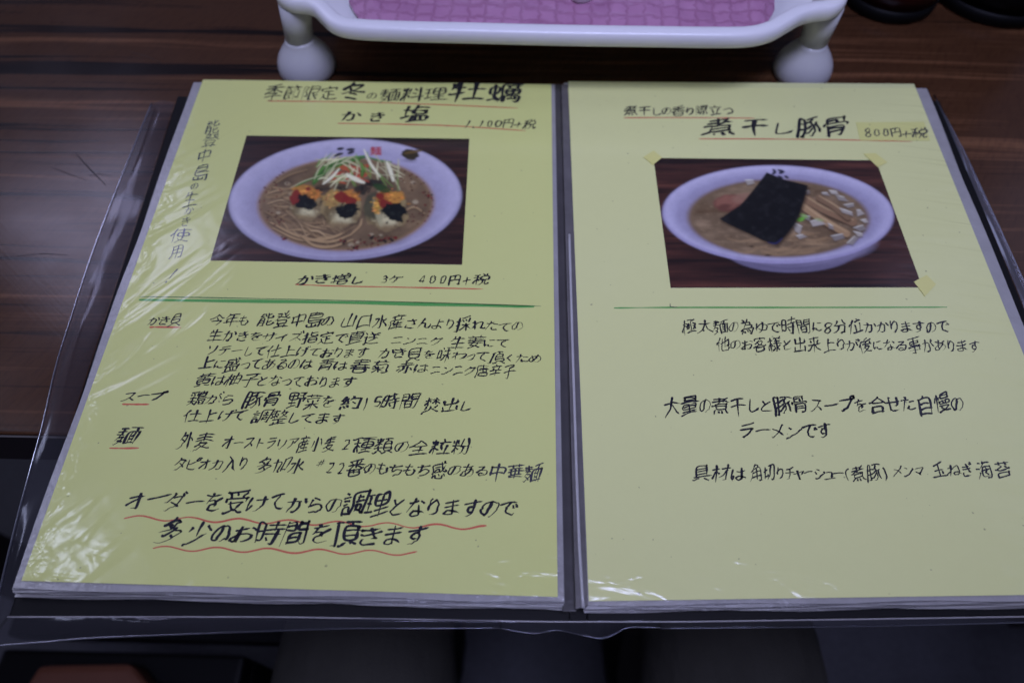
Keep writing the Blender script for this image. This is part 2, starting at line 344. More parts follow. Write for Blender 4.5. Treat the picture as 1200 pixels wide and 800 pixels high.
[[23,71,23,18,22,15,20,15,16,15,14,16],[14,58,31,58],[40,70,40,55,42,50,45,49,65,49,68,51,69,56],[40,61,65,66],[14,36,32,42],[40,28,67,28],[67,17,40,17,40,39,66,39,67,17]],
[[17,59,44,62,64,62],[48,61,46,58,41,52,37,45,36,39,37,32,40,26,48,21,57,18,61,20],[62,53,64,52,68,47],[57,49,60,44]],
[[16,65,68,65],[41,70,39,56],[23,46,60,46],[23,37,60,37],[23,27,60,27],[14,17,70,17],[23,17,23,55,39,56,60,55,60,17]],
[[16,70,24,61],[36,71,39,70,43,64],[34,59,67,59],[14,48,21,48,22,47,22,23],[65,72,62,70,58,63,57,59],[50,58,50,40,41,29,36,26,33,25],[32,45,69,45],[50,39,55,36],[22,23,31,18,43,15,68,16,72,19],[14,15,14,17,18,21,22,23]],
[[22,58,59,58],[18,25,64,25]],
[[24,62,33,55],[18,21,23,20,27,21,40,25,48,30,56,37,64,46,67,50,67,56]],
[[40,68,37,59,34,58,24,47,20,44,18,43],[37,59,60,59,62,57,60,51,53,37,44,28,31,19,28,18,23,19]],
[[28,72,31,67,31,63],[17,63,67,63],[19,54,64,54],[55,71,52,63],[41,63,41,45],[14,45,69,45],[14,35,70,35],[38,41,35,40,34,36,30,34,27,26],[22,25,27,26,37,23,40,21,47,22,64,15,71,16],[15,15,22,15,36,18,38,19,40,21],[55,35,54,30,48,22]],
[[22,65,19,42,19,30,21,25,21,18],[40,60,43,59,64,60],[27,35,24,28,21,26],[38,33,38,27,42,22,50,20,66,22]],
[[19,62,21,61,29,48],[61,63,57,46,49,33,43,27,35,21,31,19,28,20]],
[[25,64,59,64],[18,47,67,47],[43,47,42,34,38,26,30,18,24,18]],
[[18,43,65,43]],
[[29,71,24,59,22,53,23,15],[51,70,51,17],[13,45,18,51,22,53],[32,50,70,50],[34,17,69,17]],
[[39,70,39,18],[39,49,65,49],[15,18,69,18]],
[[24,68,21,65,18,41,19,28,21,19],[55,66,55,39,54,30,49,20,44,16,41,16],[62,68,65,62],[69,70,71,64],[37,52,54,51,66,53],[26,36,23,27,20,25]],
[[32,68,32,21,30,18,25,19,21,22,18,25,18,28,20,32,33,41,48,43,55,42,60,40,62,37,63,29,62,26,59,23,54,20,47,18,44,20],[19,56,31,56,47,58],[58,60,69,53]],
[[23,60,50,60,62,61],[43,68,44,24,43,20,40,18,33,17,27,18,24,21,23,26,25,29,31,32,38,32,51,29,60,24,63,20],[22,46,45,45,62,47]],
[[18,58,49,60,68,59],[47,68,47,48,49,38,47,27,42,22,37,18,33,17,28,18],[47,48,38,48,35,47,33,45,31,38,33,34,36,31,40,31,48,32]],
[[52,70,52,15],[38,60,66,60],[36,44,50,43,56,37,66,22],[15,31,27,31,28,32,28,63,27,65,15,65,15,26],[32,20,34,20,40,26,47,37,54,44,69,44]],
[[30,68,29,46,28,42,29,17],[17,55,30,57],[29,47,33,48,44,54,52,55,60,53,65,48,67,44,67,37,64,30,57,23,48,20],[28,41,24,39,16,28,15,26]],
[[23,42,48,49,55,47,61,43,62,39,62,34,59,27,54,23,49,21,37,19]],
[[14,67,32,67],[24,67,24,21,23,18,21,17,14,18],[38,68,70,68],[53,68,52,58],[40,48,67,48],[40,37,67,37],[67,48,67,57,41,57,41,27,67,27,67,48],[32,15,35,15,47,21],[58,21,61,21,69,15,72,15]],
[[50,65,29,48,26,43,28,38,52,18]],
[[24,62,31,41,39,28],[50,67,48,58,47,56,44,45,35,30,28,23,21,23,17,27,17,35,21,44,28,53,39,57,46,57,52,57,58,54,63,48,66,41,66,35,64,28,60,24,53,19,47,18,42,19]],
[[44,71,45,65,48,55,51,48,56,43,61,39,66,38,68,41,68,46],[54,72,59,68,60,64],[20,54,36,53,35,44,34,41,28,41,26,42],[15,36,15,37,20,52,20,64,68,64],[41,40,43,40,51,45,58,52,62,57],[35,32,35,16],[14,16,69,16],[48,32,48,16],[22,16,23,32,60,32,61,31,61,16]],
[[39,70,36,67,34,45,35,31,38,21],[20,60,48,60,58,62,61,65],[56,54,54,52,53,50,45,35,40,29,37,27,35,23,27,20,22,21,18,24,18,29,20,34,23,38,29,43,33,45,35,47,50,49,58,47,62,44,65,40,66,33,65,29,62,24,57,20,48,17]],
[[27,64,52,64],[35,45,51,45,58,42,61,38,62,30,61,26,58,22,54,19,47,17,35,18,33,20,31,22,31,27,34,30,38,31,44,29,48,24,49,19],[20,34,29,42,35,46,37,49,50,60,52,64]],
[[22,66,18,38,19,28,20,25,21,18],[55,66,56,26,55,22,52,19,44,18,39,20,36,23,36,28,39,31,45,33,49,33,55,32,57,30,62,29,67,25,69,22],[37,54,54,54,67,55],[25,36,23,28,20,25]],
[[18,67,65,67],[41,71,41,50],[21,59,62,59],[14,50,69,50],[24,33,60,33],[24,25,60,25],[24,14,24,41,25,42,59,41,59,16,58,15,50,15]],
[[18,66,65,66],[40,70,38,58,36,55,34,49,30,45,27,38,27,18,56,17,57,38,54,47],[20,57,63,57],[14,47,69,47],[14,32,22,36,27,38,57,37,61,36,68,32,71,32],[27,28,57,28]],
[[15,66,68,66],[30,71,30,61,26,58,24,52,22,51,15,42],[53,71,53,61],[25,52,65,52,65,28,62,17,59,15,54,15,52,16],[23,45,25,45,28,39,28,34],[38,45,38,15],[19,34,34,34,38,32,42,34,56,34],[52,44,49,38],[19,18,23,19,35,31,38,32,40,31,52,22]],
[[22,63,62,63],[42,70,42,49],[15,49,68,49],[35,48,34,35,32,27,28,21,23,16],[22,38,16,28],[50,48,50,17,48,15,44,15,39,17],[59,39,61,38,69,25]],
[[45,71,46,67,46,29],[29,56,62,56,63,55,63,40,62,38,29,38],[25,47,69,47],[15,12,14,16,16,23,18,38,19,65,69,65],[64,17,30,17,29,27,31,29,62,29,64,27,64,17]],
[[19,62,65,62],[38,72,40,70,43,62],[28,57,31,51,30,45],[14,45,69,45],[55,62,55,57,52,45],[41,45,41,15],[18,30,66,30]],
[[21,66,63,66],[59,66,57,61,43,53,42,51,41,16,35,15,29,15],[15,41,69,41]],
[[19,65,65,65],[31,71,31,55],[14,55,69,55],[52,70,52,55],[42,54,42,27],[22,36,62,36],[14,15,17,15,32,20,36,20],[42,27,62,26,62,45,22,45,22,26,42,27],[51,20,66,15,70,15]],
[[23,71,23,15],[14,58,31,58],[52,71,52,20],[13,28,13,32,19,45,24,49,28,47,31,41],[38,38,68,38],[38,20,68,20],[38,15,38,55,40,57,67,56,68,16]],
[[28,65,36,47],[59,58,36,47,27,37,25,33,25,28,26,25,28,22,36,19,52,18,62,20]],
[[38,70,35,68,33,59,31,55,29,48,19,30],[18,57,30,57,38,58,44,60,46,62],[56,58,66,52],[51,47,52,24,51,20,46,17,40,17,36,18,33,20,33,23,33,27,36,30,40,31,51,31,53,29,61,26,65,22]],
[[23,62,55,62,56,61,56,59,54,54,46,38,27,23,20,20,18,20],[46,38,52,33,64,20]],
[[20,60,68,60,71,62,72,66,71,69,70,70,66,71,63,70,60,66,60,57,58,49,51,34,45,28,37,22,29,19,25,20]],
[[14,68,35,70,39,70],[15,60,17,53],[22,63,24,62,26,55],[55,71,54,65],[38,62,35,52],[15,43,37,43],[26,48,25,28,20,19,15,15],[45,58,66,58],[45,50,65,50,66,65,64,65,47,65,45,64,46,34,68,34,69,33,69,22,67,15,65,14,62,14,58,15],[14,32,38,32],[45,42,70,42],[25,28,28,26,34,20],[43,28,43,26,41,17],[50,26,50,18],[56,27,58,21],[62,28,64,25]],
[[33,67,32,55,28,42,22,27,18,18],[15,52,42,54,47,53,49,50,50,47,50,38,49,30,46,22,43,19,39,18,34,18,32,20],[60,69,63,63],[67,71,71,65],[58,59,68,40,70,39]],
[[32,66,53,62],[29,58,26,55,23,34],[24,37,38,43,48,45,53,44,58,42,60,40,62,36,62,33,61,27,58,24,54,21,48,18,40,18,33,18,29,20]],
[[36,67,68,67],[17,53,29,53],[32,54,40,55,46,57,51,63,53,67],[47,58,51,49,53,45,55,27,53,20,50,15,45,14,42,16],[17,37,30,37,33,39,40,40,50,48],[53,45,60,47,67,54],[60,48,65,32,70,23,70,20],[30,24,40,25,51,36,53,37],[14,14,16,33,17,69,28,69,29,67,30,34,29,17,28,15,25,15,20,17]],
[[25,60,43,60,43,51],[25,51,26,68,56,68,57,67,58,51],[16,43,16,50,17,51,66,51,67,43],[25,34,59,34],[25,25,59,25],[25,15,25,41,25,42,59,42,58,16,51,14,47,16]],
[[28,68,28,20],[15,57,40,57],[47,68,66,67,65,63,58,55],[40,57,39,68,15,68,15,46,39,45,40,57],[49,58,50,59,58,55,62,50,63,46],[15,33,39,33],[46,46,69,46,72,48],[56,46,56,16,53,15,49,15,45,17],[69,46,66,35],[13,18,41,21]],
[[15,67,68,67],[30,71,30,62],[15,55,19,54,41,55,61,58,65,57],[52,71,52,62],[18,48,21,47,25,41],[39,49,41,44],[15,33,35,33,40,32,69,33],[63,50,58,40],[41,38,41,15],[14,17,16,17,27,22,39,32],[46,32,48,28,57,22,67,17,71,18]],
[[27,71,18,56,16,53,18,52,26,52],[48,70,45,59,40,50],[33,60,19,42,18,38],[45,59,66,59,67,57,66,28,64,18,62,16,60,15,53,15,50,17],[35,48,33,46,37,36],[15,37,35,39],[46,45,56,34],[17,28,14,17],[25,28,27,18],[32,31,34,30,37,22]],
[[36,64,19,64,17,50,18,45,29,46,33,45,36,42,38,35,38,31,36,25,32,21,26,19,20,20,14,23]],
[[53,71,53,50],[39,63,67,63],[16,48,30,48],[36,50,70,50],[36,38,69,38],[62,50,61,16,57,15,53,15,50,16],[16,28,30,28,30,65,29,67,16,67,16,22],[41,31,48,23]],
[[17,59,36,59],[17,50,36,50,36,66,36,68,35,69,18,69,17,68,17,15],[47,59,67,59],[67,50,47,50,47,68,48,69,65,69,67,67,67,18,65,15,60,15,55,17],[31,31,52,31],[31,20,51,21,52,38,51,40,50,41,31,40,31,17]],
[[27,71,27,43],[15,63,24,63,26,62,28,63,37,63],[55,71,55,43],[44,63,52,63,55,61,58,63,69,63],[14,46,18,50,23,57,26,59,31,57,37,52],[41,47,46,51,51,58,55,61,60,57,68,49,69,46],[25,35,21,28,18,26],[40,30,46,24,52,19,64,15,69,16],[12,15,16,15,23,17,30,19,34,22,40,30,41,39],[54,26,57,28,62,35,64,36]],
[[21,65,21,48,23,47,62,47,62,65],[42,70,42,19],[18,37,18,20,19,18,65,18],[65,37,65,15]],
[[21,71,23,66],[13,60,31,60],[16,51,29,51],[15,42,29,42],[54,62,54,46],[48,56,60,56],[46,46,62,46],[16,18,29,18,33,17,35,19,39,35,40,68,67,68,68,67,68,17,67,15,63,15,59,17],[15,15,16,33,29,33,30,18],[47,25,59,25,60,26,60,36,48,37,47,35,47,22]],
[[14,68,40,68],[28,71,28,41],[28,60,16,60,16,53,27,51,38,52,38,60,28,60],[55,72,52,70,49,60,45,57],[51,64,70,64],[49,60,59,47,67,42,70,42],[12,42,15,41,26,49,33,48,38,45],[65,64,62,55,56,48,46,41,43,42],[18,35,65,35],[25,27,25,16],[41,35,41,16],[14,16,70,16],[41,26,61,26]],
[[25,71,24,61,15,45],[24,61,39,61,40,57,38,50,35,39,33,37,31,33,27,26,18,18,12,17],[52,70,52,15],[22,45,32,38],[52,50,57,50,67,40]],
[[18,66,66,66],[41,71,41,47],[21,57,62,57],[14,47,69,47],[15,30,17,30,31,38,35,46],[32,38,33,37,56,37,56,33,45,23,40,23,37,20,25,17,16,15,15,15],[28,35,30,32,38,25,39,23],[45,23,48,20,61,16,67,15,71,17]],
[[19,55,47,55,48,54,51,55,66,55],[49,68,50,20,48,19,45,18,38,19],[18,26,33,37,47,50,49,53]],
[[33,66,34,18],[33,48,39,47,61,39]],
[[26,64,58,64,62,67],[20,49,61,49,62,48,62,44,59,37,51,28,43,22,37,19,33,18,30,19]],
[[26,65,26,38],[57,65,57,42,54,32,51,26,45,21,39,18,34,19]],
[[19,62,64,62,64,58,61,53,53,46,50,45],[40,51,40,38,36,28,29,20,25,19,22,19]],
[[42,70,41,17,40,15,35,15,31,15,27,17],[24,54,20,42,15,31],[58,55,59,54,64,45,70,29]],
[[15,61,21,64,28,64,33,62,35,58,36,55,35,46,33,41,26,32,19,25,18,20],[15,20,17,20,20,20,39,20]],
[[12,67,15,66,23,67,32,70,40,68,68,70],[25,67,25,15],[14,52,33,52],[53,68,53,16],[37,60,69,60],[53,51,40,51,40,34,67,34,67,51,53,51],[40,42,68,42],[13,25,13,29,21,42,23,43,28,42,33,36],[38,25,68,25],[35,15,70,15]],
[[15,70,16,68,18,65],[26,70,26,46],[35,70,36,68,34,65],[14,59,23,59,25,58,27,59,38,59],[43,68,70,68],[55,68,54,58],[13,47,15,47,22,54,25,55,30,53,38,48],[26,39,25,27],[14,33,38,33],[45,48,68,48],[45,37,68,37],[25,27,29,25,36,20],[68,48,67,57,45,57,45,27,67,27,68,48],[12,17,15,17,19,19,25,27],[38,15,41,15,49,20],[59,21,62,21,71,15]],
[[12,48,15,48,20,51,34,62,40,68,42,69,56,56,69,48],[20,50,24,47,41,46,60,47,64,50],[42,46,42,16],[24,32,60,32],[16,16,68,16]],
[[15,67,17,56],[23,71,23,42,23,15],[33,67,30,55],[50,72,51,71,53,65],[14,49,32,49],[39,59,68,59],[45,52,43,49,48,26],[63,50,58,17],[13,23,13,27,19,38,23,41,28,39,32,34,32,31],[36,17,70,17]],
[[15,68,14,66,17,57],[24,71,23,46,24,15],[33,67,30,55],[48,70,45,59,39,47,42,45,64,44],[14,48,38,48],[59,70,63,58,68,49,64,44,63,27,61,17,58,15,54,15,50,18],[49,44,48,33,46,26,42,21,37,16],[13,24,14,27,20,38,22,40,27,39,32,33,32,30]],
[[39,69,37,61,21,45,19,43,15,43],[37,60,60,60,62,58,61,54,52,37,45,29,32,20,27,18,22,18],[37,44,58,30]],
[[24,65,24,26,25,22,28,20,33,19,50,19,60,20],[24,45,35,46,56,54],[69,62,66,59,61,59,58,62,58,66,61,69,65,69,68,67,69,62]],
[[39,67,37,48,33,34,29,27,23,22,20,20,17,20],[19,55,62,54,61,35,58,21,54,19,46,19,44,20]],
[[31,68,40,60,42,54,45,51,54,33,59,26,69,18],[42,53,34,36,28,27,17,17,12,17]],
[[42,72,39,70,38,66],[16,57,21,57,37,66,55,65,56,64,55,61,48,55,43,51,38,50,36,48,19,42,14,42],[28,56,33,55,37,52,38,50],[55,49,50,47,48,42],[24,31,29,32,44,41,48,42,65,42,66,41,65,38,56,28,48,25,45,22,28,16,17,15],[40,31,44,29,48,25]],
[[24,70,22,38,18,24,14,16],[15,58,38,58,38,31,37,20,34,16,28,16],[49,20,67,20],[49,16,49,61,50,62,67,62,67,16]],
[[22,64,17,19],[37,64,31,19],[15,50,41,50],[13,35,40,35]],
[[17,68,20,66,28,67,60,70,63,69],[26,67,26,62,28,58,28,52],[41,68,41,42],[15,52,69,52],[58,63,54,57,55,52],[12,38,15,37,21,39,34,48,36,52],[21,39,23,35,24,16,60,16,61,34,62,40,50,47,47,52],[23,35,60,36,64,38,69,38,71,38],[41,35,41,17],[23,26,61,26]],
[[17,60,21,58,39,58,57,60,60,63],[33,67,32,60,28,42,28,38,25,33],[28,39,31,38,41,42,51,43,58,40,62,35,62,29,60,26,53,20,42,18,34,18,31,19]],
[[49,71,52,51,58,38,63,34,67,34,69,37,69,42],[26,56,43,56],[58,71,63,69,63,65],[15,33,15,35,18,46,19,64,69,65],[42,38,41,49,27,49,27,38,42,38,45,36,47,35,55,41,56,45,60,48,65,57],[22,27,19,25,15,17],[28,28,28,18,32,15,54,15,57,18,56,24],[38,31,46,23],[63,27,68,18]],
[[15,67,68,67],[30,71,30,62],[19,55,65,55],[53,71,53,62],[26,55,26,33],[14,44,69,44],[41,55,41,15],[57,55,57,33],[18,33,66,33],[15,23,68,23]],
[[37,68,37,67,35,59,32,58,20,44,17,42,13,42],[35,59,60,58],[64,72,66,71,70,66],[59,69,62,62,60,58,58,50,50,35,41,26,32,20,25,16,19,17],[34,43,56,28]],
[[15,68,21,67,60,71,65,70],[21,62,23,62,25,58,25,52],[39,63,40,62,42,58],[15,43,15,51,17,52,67,52,67,51,68,43],[65,64,61,62,58,57,57,52],[24,40,57,40,56,35,45,23],[27,40,29,34,38,25,39,23],[12,17,17,15,19,15,35,20,40,23,43,23,47,21,58,17,67,15,69,16]],
[[21,66,19,50,19,36,22,19],[56,66,56,37,55,30,53,25,49,20,45,17,42,17],[37,53,55,53,68,54],[27,36,24,29,21,27]],
[[40,71,40,35],[25,60,16,43],[59,60,69,43],[12,16,15,15,23,16,41,22,50,27,60,36]],
[[20,66,52,66,56,62],[37,71,38,53,35,48],[15,55,35,55,39,54,51,56,69,55],[12,44,15,43,34,48,36,47,60,46,60,45,60,30,59,29,27,29,26,46],[52,56,53,60,65,69],[26,38,60,38],[24,25,21,23,15,15],[34,22,35,16],[48,22,52,15],[62,24,68,16,70,15]],
[[18,66,65,66],[41,66,41,15],[15,44,68,44]],
[[19,67,24,66,41,67,58,70,63,69],[15,56,69,56],[42,67,42,43],[12,39,16,38,26,44,35,52,36,55],[48,55,49,51,57,45,68,39,71,40],[21,40,24,36],[24,36,25,16,60,17,59,36,24,36],[24,27,60,27]],
[[41,71,40,67,32,56],[40,67,52,67,56,66,68,66,68,63,66,58,63,54,61,53],[55,72,54,68,59,54,61,53,63,47,70,42],[50,66,48,59,46,57,45,53,40,47,35,42],[41,60,46,58],[37,53,40,51,42,47,44,45,60,45,63,47],[23,30,27,31,29,35,29,42,24,52,28,67,26,69,16,68,16,15],[37,34,67,34],[52,34,52,16,50,15,45,15],[42,28,39,26,34,18],[63,27,69,18]],
[[40,71,42,65,43,64],[18,58,66,58],[26,50,28,45,32,26],[60,51,56,48,48,22,48,18],[15,18,69,18]],
[[17,50,36,56,50,58,59,56,64,50,66,44,65,40,64,35,60,30,55,27,48,24,39,22,32,22]],
[[22,44,16,37,14,29,17,23,25,19,33,20,37,23,39,29,39,33,37,37,31,41,23,44,19,48,17,53,17,58,20,62,25,65,32,64,35,61,37,57,37,50,31,42]],
[[21,71,21,15],[34,68,62,68],[15,58,27,58],[62,68,60,64,49,57,49,26,47,24,41,24],[56,54,66,54,67,52,62,36,55,28],[12,27,13,31,18,44,22,48,25,47,28,42,28,40],[57,46,62,40,68,28],[33,33,40,33,41,34,41,53,33,53,32,29],[30,18,69,18]],
[[42,70,41,52,32,28,21,19,16,16,13,16],[15,53,39,53,42,52,45,53,69,53],[41,52,44,49,50,35,57,25,67,16,72,17],[32,28,34,28,39,23]],
[[25,71,26,70,29,66,29,60],[16,60,57,60,57,58,56,48],[44,71,41,61,38,58,35,49,28,41,26,36],[35,48,62,48,62,44,61,36],[13,29,22,35,25,36,67,36,67,30,64,16,61,14,56,14,52,16],[23,28,23,23,19,16],[34,26,35,18],[44,28,46,20],[54,29,57,23]],
[[21,62,20,41,22,27],[45,68,47,58,48,45,45,28,38,18,36,16,32,16],[20,40,23,41,29,50,36,56,47,59,55,58,62,54,65,49,66,42,64,35,62,32,55,28,46,27,38,30,34,34,33,36]],
[[31,69,24,56,15,47],[52,69,59,58,68,48],[19,50,23,46,59,45,59,28,57,18,55,16,50,15,45,15,43,17],[36,45,34,33,30,25,21,17,17,15,14,16]],
[[29,70,23,59,22,53,22,15],[49,71,51,66],[36,59,67,59],[14,45,18,51,22,52],[40,50,44,26],[61,51,62,49,56,17],[33,17,69,17]],
[[28,70,22,60,21,54,21,15],[37,64,37,24,39,17,42,15,66,16,69,20,70,23,68,26],[52,71,52,29],[21,53,17,51,13,46,12,43],[30,45,36,46,39,49,50,52,53,54,66,58,67,57,67,43,66,35,65,33,62,32,58,33]],
[[41,71,43,65],[16,58,17,65,43,65,67,65,67,58],[15,47,19,46,29,52,31,54,34,56,35,60],[34,55,35,55,53,55,54,54,53,50,44,42,40,41,36,39,26,35,26,16,57,16,58,30,59,34],[30,52,40,42],[11,33,15,32,24,34,27,30,58,30],[45,42,46,40,60,34,68,33,70,34]],
[[23,71,23,47,23,43,23,15],[14,57,31,57],[43,71,45,63],[37,63,69,63],[66,72,63,70,60,63],[52,63,53,34,52,17,52,15,48,14,43,16],[39,54,68,54],[36,45,69,45],[13,25,13,29,19,43,23,46,27,45,31,39,31,37],[39,38,43,32],[53,33,59,30,61,26,66,20,70,19],[32,20,35,19,37,21,46,26,47,28],[59,30,62,32,68,38]],
[[18,63,66,63],[42,70,42,15],[21,57,24,56,28,48],[15,41,42,40,69,41],[60,57,55,47],[12,19,16,19,21,22,30,29,38,39,43,40,45,39,53,29,60,24,68,19,70,19]],
[[25,70,21,65,14,59],[50,71,47,70,39,62,37,58],[27,57,23,51,22,46,22,14],[32,59,35,58,46,57,47,56],[14,40,18,45,22,46],[46,56,53,58,61,64,64,65],[47,56,47,54,40,50,39,47],[31,47,34,46,38,47,46,46,64,48],[61,54,64,48,67,47,69,43],[46,45,43,37,32,30],[43,37,61,37,61,33,53,24,46,20,34,15,29,15],[40,34,49,24,54,21,68,15,72,16]],
[[15,66,68,66],[41,71,41,17,39,14,33,14,29,15],[41,58,23,58,22,52,23,50,60,50,61,51,61,57,60,58,41,58],[20,42,62,41,62,40,62,25,61,24,19,24],[14,33,70,33]],
[[42,70,41,50,35,35,26,23,19,17,15,16],[15,52,39,52,42,51,45,52,68,52],[41,50,53,28,60,22,68,16]],
[[22,63,60,63],[22,63,23,58,24,57,59,57,60,58,60,69,58,70,25,70,23,68,22,63],[14,50,69,50],[21,37,62,37],[41,43,22,44,22,31,60,30,62,31,62,44,41,43],[41,43,41,16],[19,23,64,23],[13,16,70,16]],
[[42,67,60,54,68,49,70,50],[16,49,25,53,42,67,43,70],[25,52,28,50,55,50,60,53],[24,18,60,18],[24,15,24,35,25,37,60,36,60,15]],
[[31,67,28,63,28,29,30,23,33,20,40,19,60,20],[15,48,55,52,67,52],[55,67,55,43,53,37,51,35,44,35]],
[[40,70,39,62],[22,47,62,47],[22,33,62,33],[22,18,62,18],[22,15,22,61,24,62,62,62,62,15]],
[[22,71,22,15],[15,59,13,45],[28,60,29,53],[37,62,65,62],[37,62,38,56,63,55,65,57,65,68,63,70,38,70,37,62],[45,49,45,40],[56,49,56,40],[56,49,67,49,68,41,67,40,35,40,33,40,33,48,34,49,56,49],[32,32,63,32,62,28,55,23,54,20],[38,32,40,28,47,22,48,20],[28,16,34,15,46,18,48,20,52,20,56,18,67,15,71,16]],
[[27,54,45,43,62,26],[58,65,57,60,48,42,30,25,22,19,18,20]],
[[25,58,59,58],[25,49,59,49],[25,40,59,40],[14,29,69,29],[25,29,25,67,58,68,59,67,59,29],[12,16,16,15,30,23,33,23],[52,24,68,16,69,16]],
[[26,71,26,15],[15,57,35,57],[62,71,62,54,62,49,62,18,61,15,55,15,49,17],[43,57,70,57],[62,50,58,49,48,35,40,27],[13,25,14,30,22,45,26,49,31,46,36,40,36,38]],
[[36,72,33,71,31,68,24,59,23,30,20,22,17,16],[32,68,33,67,52,66,49,56],[16,53,23,56,64,55,64,17,62,15,56,15,52,16],[43,55,43,16],[23,43,64,43],[23,30,64,30]],
[[21,68,21,28,18,23],[39,65,68,65,67,38,66,21,64,18,62,16,55,15,53,17],[12,51,34,55],[49,65,49,51,46,34,43,26,38,20,34,17],[21,28,34,32,37,35]],
[[23,62,42,62,58,65,62,64],[43,62,43,46,41,33,37,26,34,22,29,19,24,18],[17,45,67,45]],
[[31,56,36,42,43,15,45,14],[20,42,23,41,60,48,61,47,59,42,50,32]],
[[29,65,39,59],[19,50,29,44],[23,19,37,24,50,32,62,43,66,48,66,52]],
[[27,48,53,47,51,21],[21,20,63,20]],
[[25,69,21,62,18,50,17,34,21,17,23,10,26,7]],
[[14,69,20,57,22,42,22,33,20,23,14,7]],
[[18,60,64,60,63,55,59,50,49,38,41,32],[25,41,28,41,41,31,43,28,50,20]],
[[18,67,66,67],[41,67,41,18],[21,43,63,43],[15,17,69,17],[57,33,62,26]],
[[30,68,29,47,28,42,29,17],[16,55,30,57],[30,48,33,49,40,54,48,58,54,58,58,57,62,52,64,45,64,33,61,25,58,21,53,19,46,20,43,23,43,29,45,31,49,33,55,33,62,31,63,28,69,24,70,22],[28,41,24,39,16,28,15,26]],
[[20,61,38,60,55,62],[38,69,41,67,42,61,44,59,46,48,49,45,53,34,52,33,43,34],[58,69,62,62],[66,71,69,65],[19,47,42,46,61,49],[25,35,22,33,21,27,22,22,25,19,31,17,40,16,52,18]],
[[18,70,25,66],[39,71,38,64,31,54,28,53],[38,64,68,64],[14,50,21,47],[48,52,49,48,53,44,53,39],[23,36,23,32,17,17],[30,39,70,39],[47,39,47,34,52,29,52,24],[50,16,53,15,59,15,62,18,64,26,65,52,64,52,38,52,35,24,68,24]],
[[15,65,68,65],[30,71,30,60],[53,71,53,60],[17,43,20,42,32,42,59,45],[24,42,26,47,37,55,39,56],[49,53,53,52,57,48,59,45,63,43,65,40],[23,18,61,18],[23,15,23,32,59,32,61,31,61,15]],
[[18,70,26,65],[36,65,66,65],[13,51,15,51,22,47],[50,65,50,19],[27,34,18,18],[33,19,70,19]]]

WOOD = mat_wood('dark_walnut_laminate', (0.060, 0.026, 0.0115, 1), (0.008, 0.0045, 0.0035, 1), (0.150, 0.068, 0.030, 1))
EDGE = mat_plain('table_edge_band', (0.02, 0.014, 0.013, 1), 0.4)
BLACK = mat_plain('black_leatherette', (0.009, 0.0088, 0.0086, 1), 0.5, 0.10, bump=0.1, bscale=900)
SLEEVE = mat_plain('milky_page_plastic', (0.17, 0.165, 0.155, 1), 0.25, 0.5, var=0.18, scale=60, bump=0.9, bscale=260)
SLEEVE_EDGE = mat_plain('white_page_weld', (0.31, 0.30, 0.28, 1), 0.22, 0.6, var=0.2, scale=90, bump=0.6, bscale=420)
BIND = mat_plain('grey_binding_plastic', (0.07, 0.065, 0.062, 1), 0.2, 0.5, var=0.25, scale=80, bump=0.5, bscale=120)
VINYL = mat_vinyl('clear_vinyl', (0.82, 0.81, 0.83), 0.13, 0.5, 0.85, 0.14)
WELD = mat_vinyl('vinyl_weld_bead', (0.8, 0.8, 0.85), 0.16, 1.6, 0.8, 0.06)
YELLOW = mat_paper('yellow_paper', (0.655, 0.685, 0.232, 1), (0.645, 0.66, 0.19, 1))
YELLOW_SHEEN = mat_paper('yellow_paper_with_sheen', (0.705, 0.72, 0.305, 1), (0.695, 0.705, 0.27, 1))  # the film's pale sheen on this sheet is mixed into the paper colour
STICKER = mat_paper('yellow_price_sticker', (0.67, 0.67, 0.22, 1), (0.66, 0.65, 0.18, 1))
TAPE = mat_paper('yellow_sticky_tape', (0.70, 0.68, 0.22, 1), (0.67, 0.64, 0.18, 1))
INK = mat_ink('black_brush_pen_ink', (0.012, 0.012, 0.018, 1))
INK_THIN = mat_ink('blue_black_pen_ink', (0.035, 0.05, 0.075, 1))
INK_GREY = mat_ink('faded_pen_ink', (0.045, 0.045, 0.05, 1))
RED = mat_ink('red_pencil', (0.58, 0.14, 0.07, 1))
GREEN = mat_ink('green_marker', (0.10, 0.36, 0.075, 1))
GREEN_D = mat_ink('dark_green_marker', (0.05, 0.16, 0.05, 1))
WHITE_P = mat_plain('white_plastic', (0.76, 0.755, 0.74, 1), 0.32, 0.5, var=0.03, scale=30)
WHITE_SHADED = mat_plain('shaded_white_plastic', (0.50, 0.495, 0.48, 1), 0.3, 0.5, var=0.06, scale=60)  # tray white darkened: shade on the legs and feet put into the colour
PRINT = mat_print('glossy_photo_print')

# ------------------------------------------------------------------ floor
FZ = -0.72
w = NT('dark_grey_floor_covering'); n1 = w.noise(w.coords(), 9, 5); n2 = w.noise(w.coords((1, 1, 1)), 160, 3)
w.set(Base_Color=w.ramp(w.math('ADD', w.math('MULTIPLY', n1, 0.6), w.math('MULTIPLY', n2, 0.4)), [(0.3, (0.02, 0.02, 0.024)), (0.7, (0.055, 0.055, 0.066))]), Roughness=0.6)
floor = mesh_obj('floor', [(-3, -2.5, FZ), (3, -2.5, FZ), (3, 3, FZ), (-3, 3, FZ)], [(0, 1, 2, 3)], w.m); floor['kind'] = 'structure'

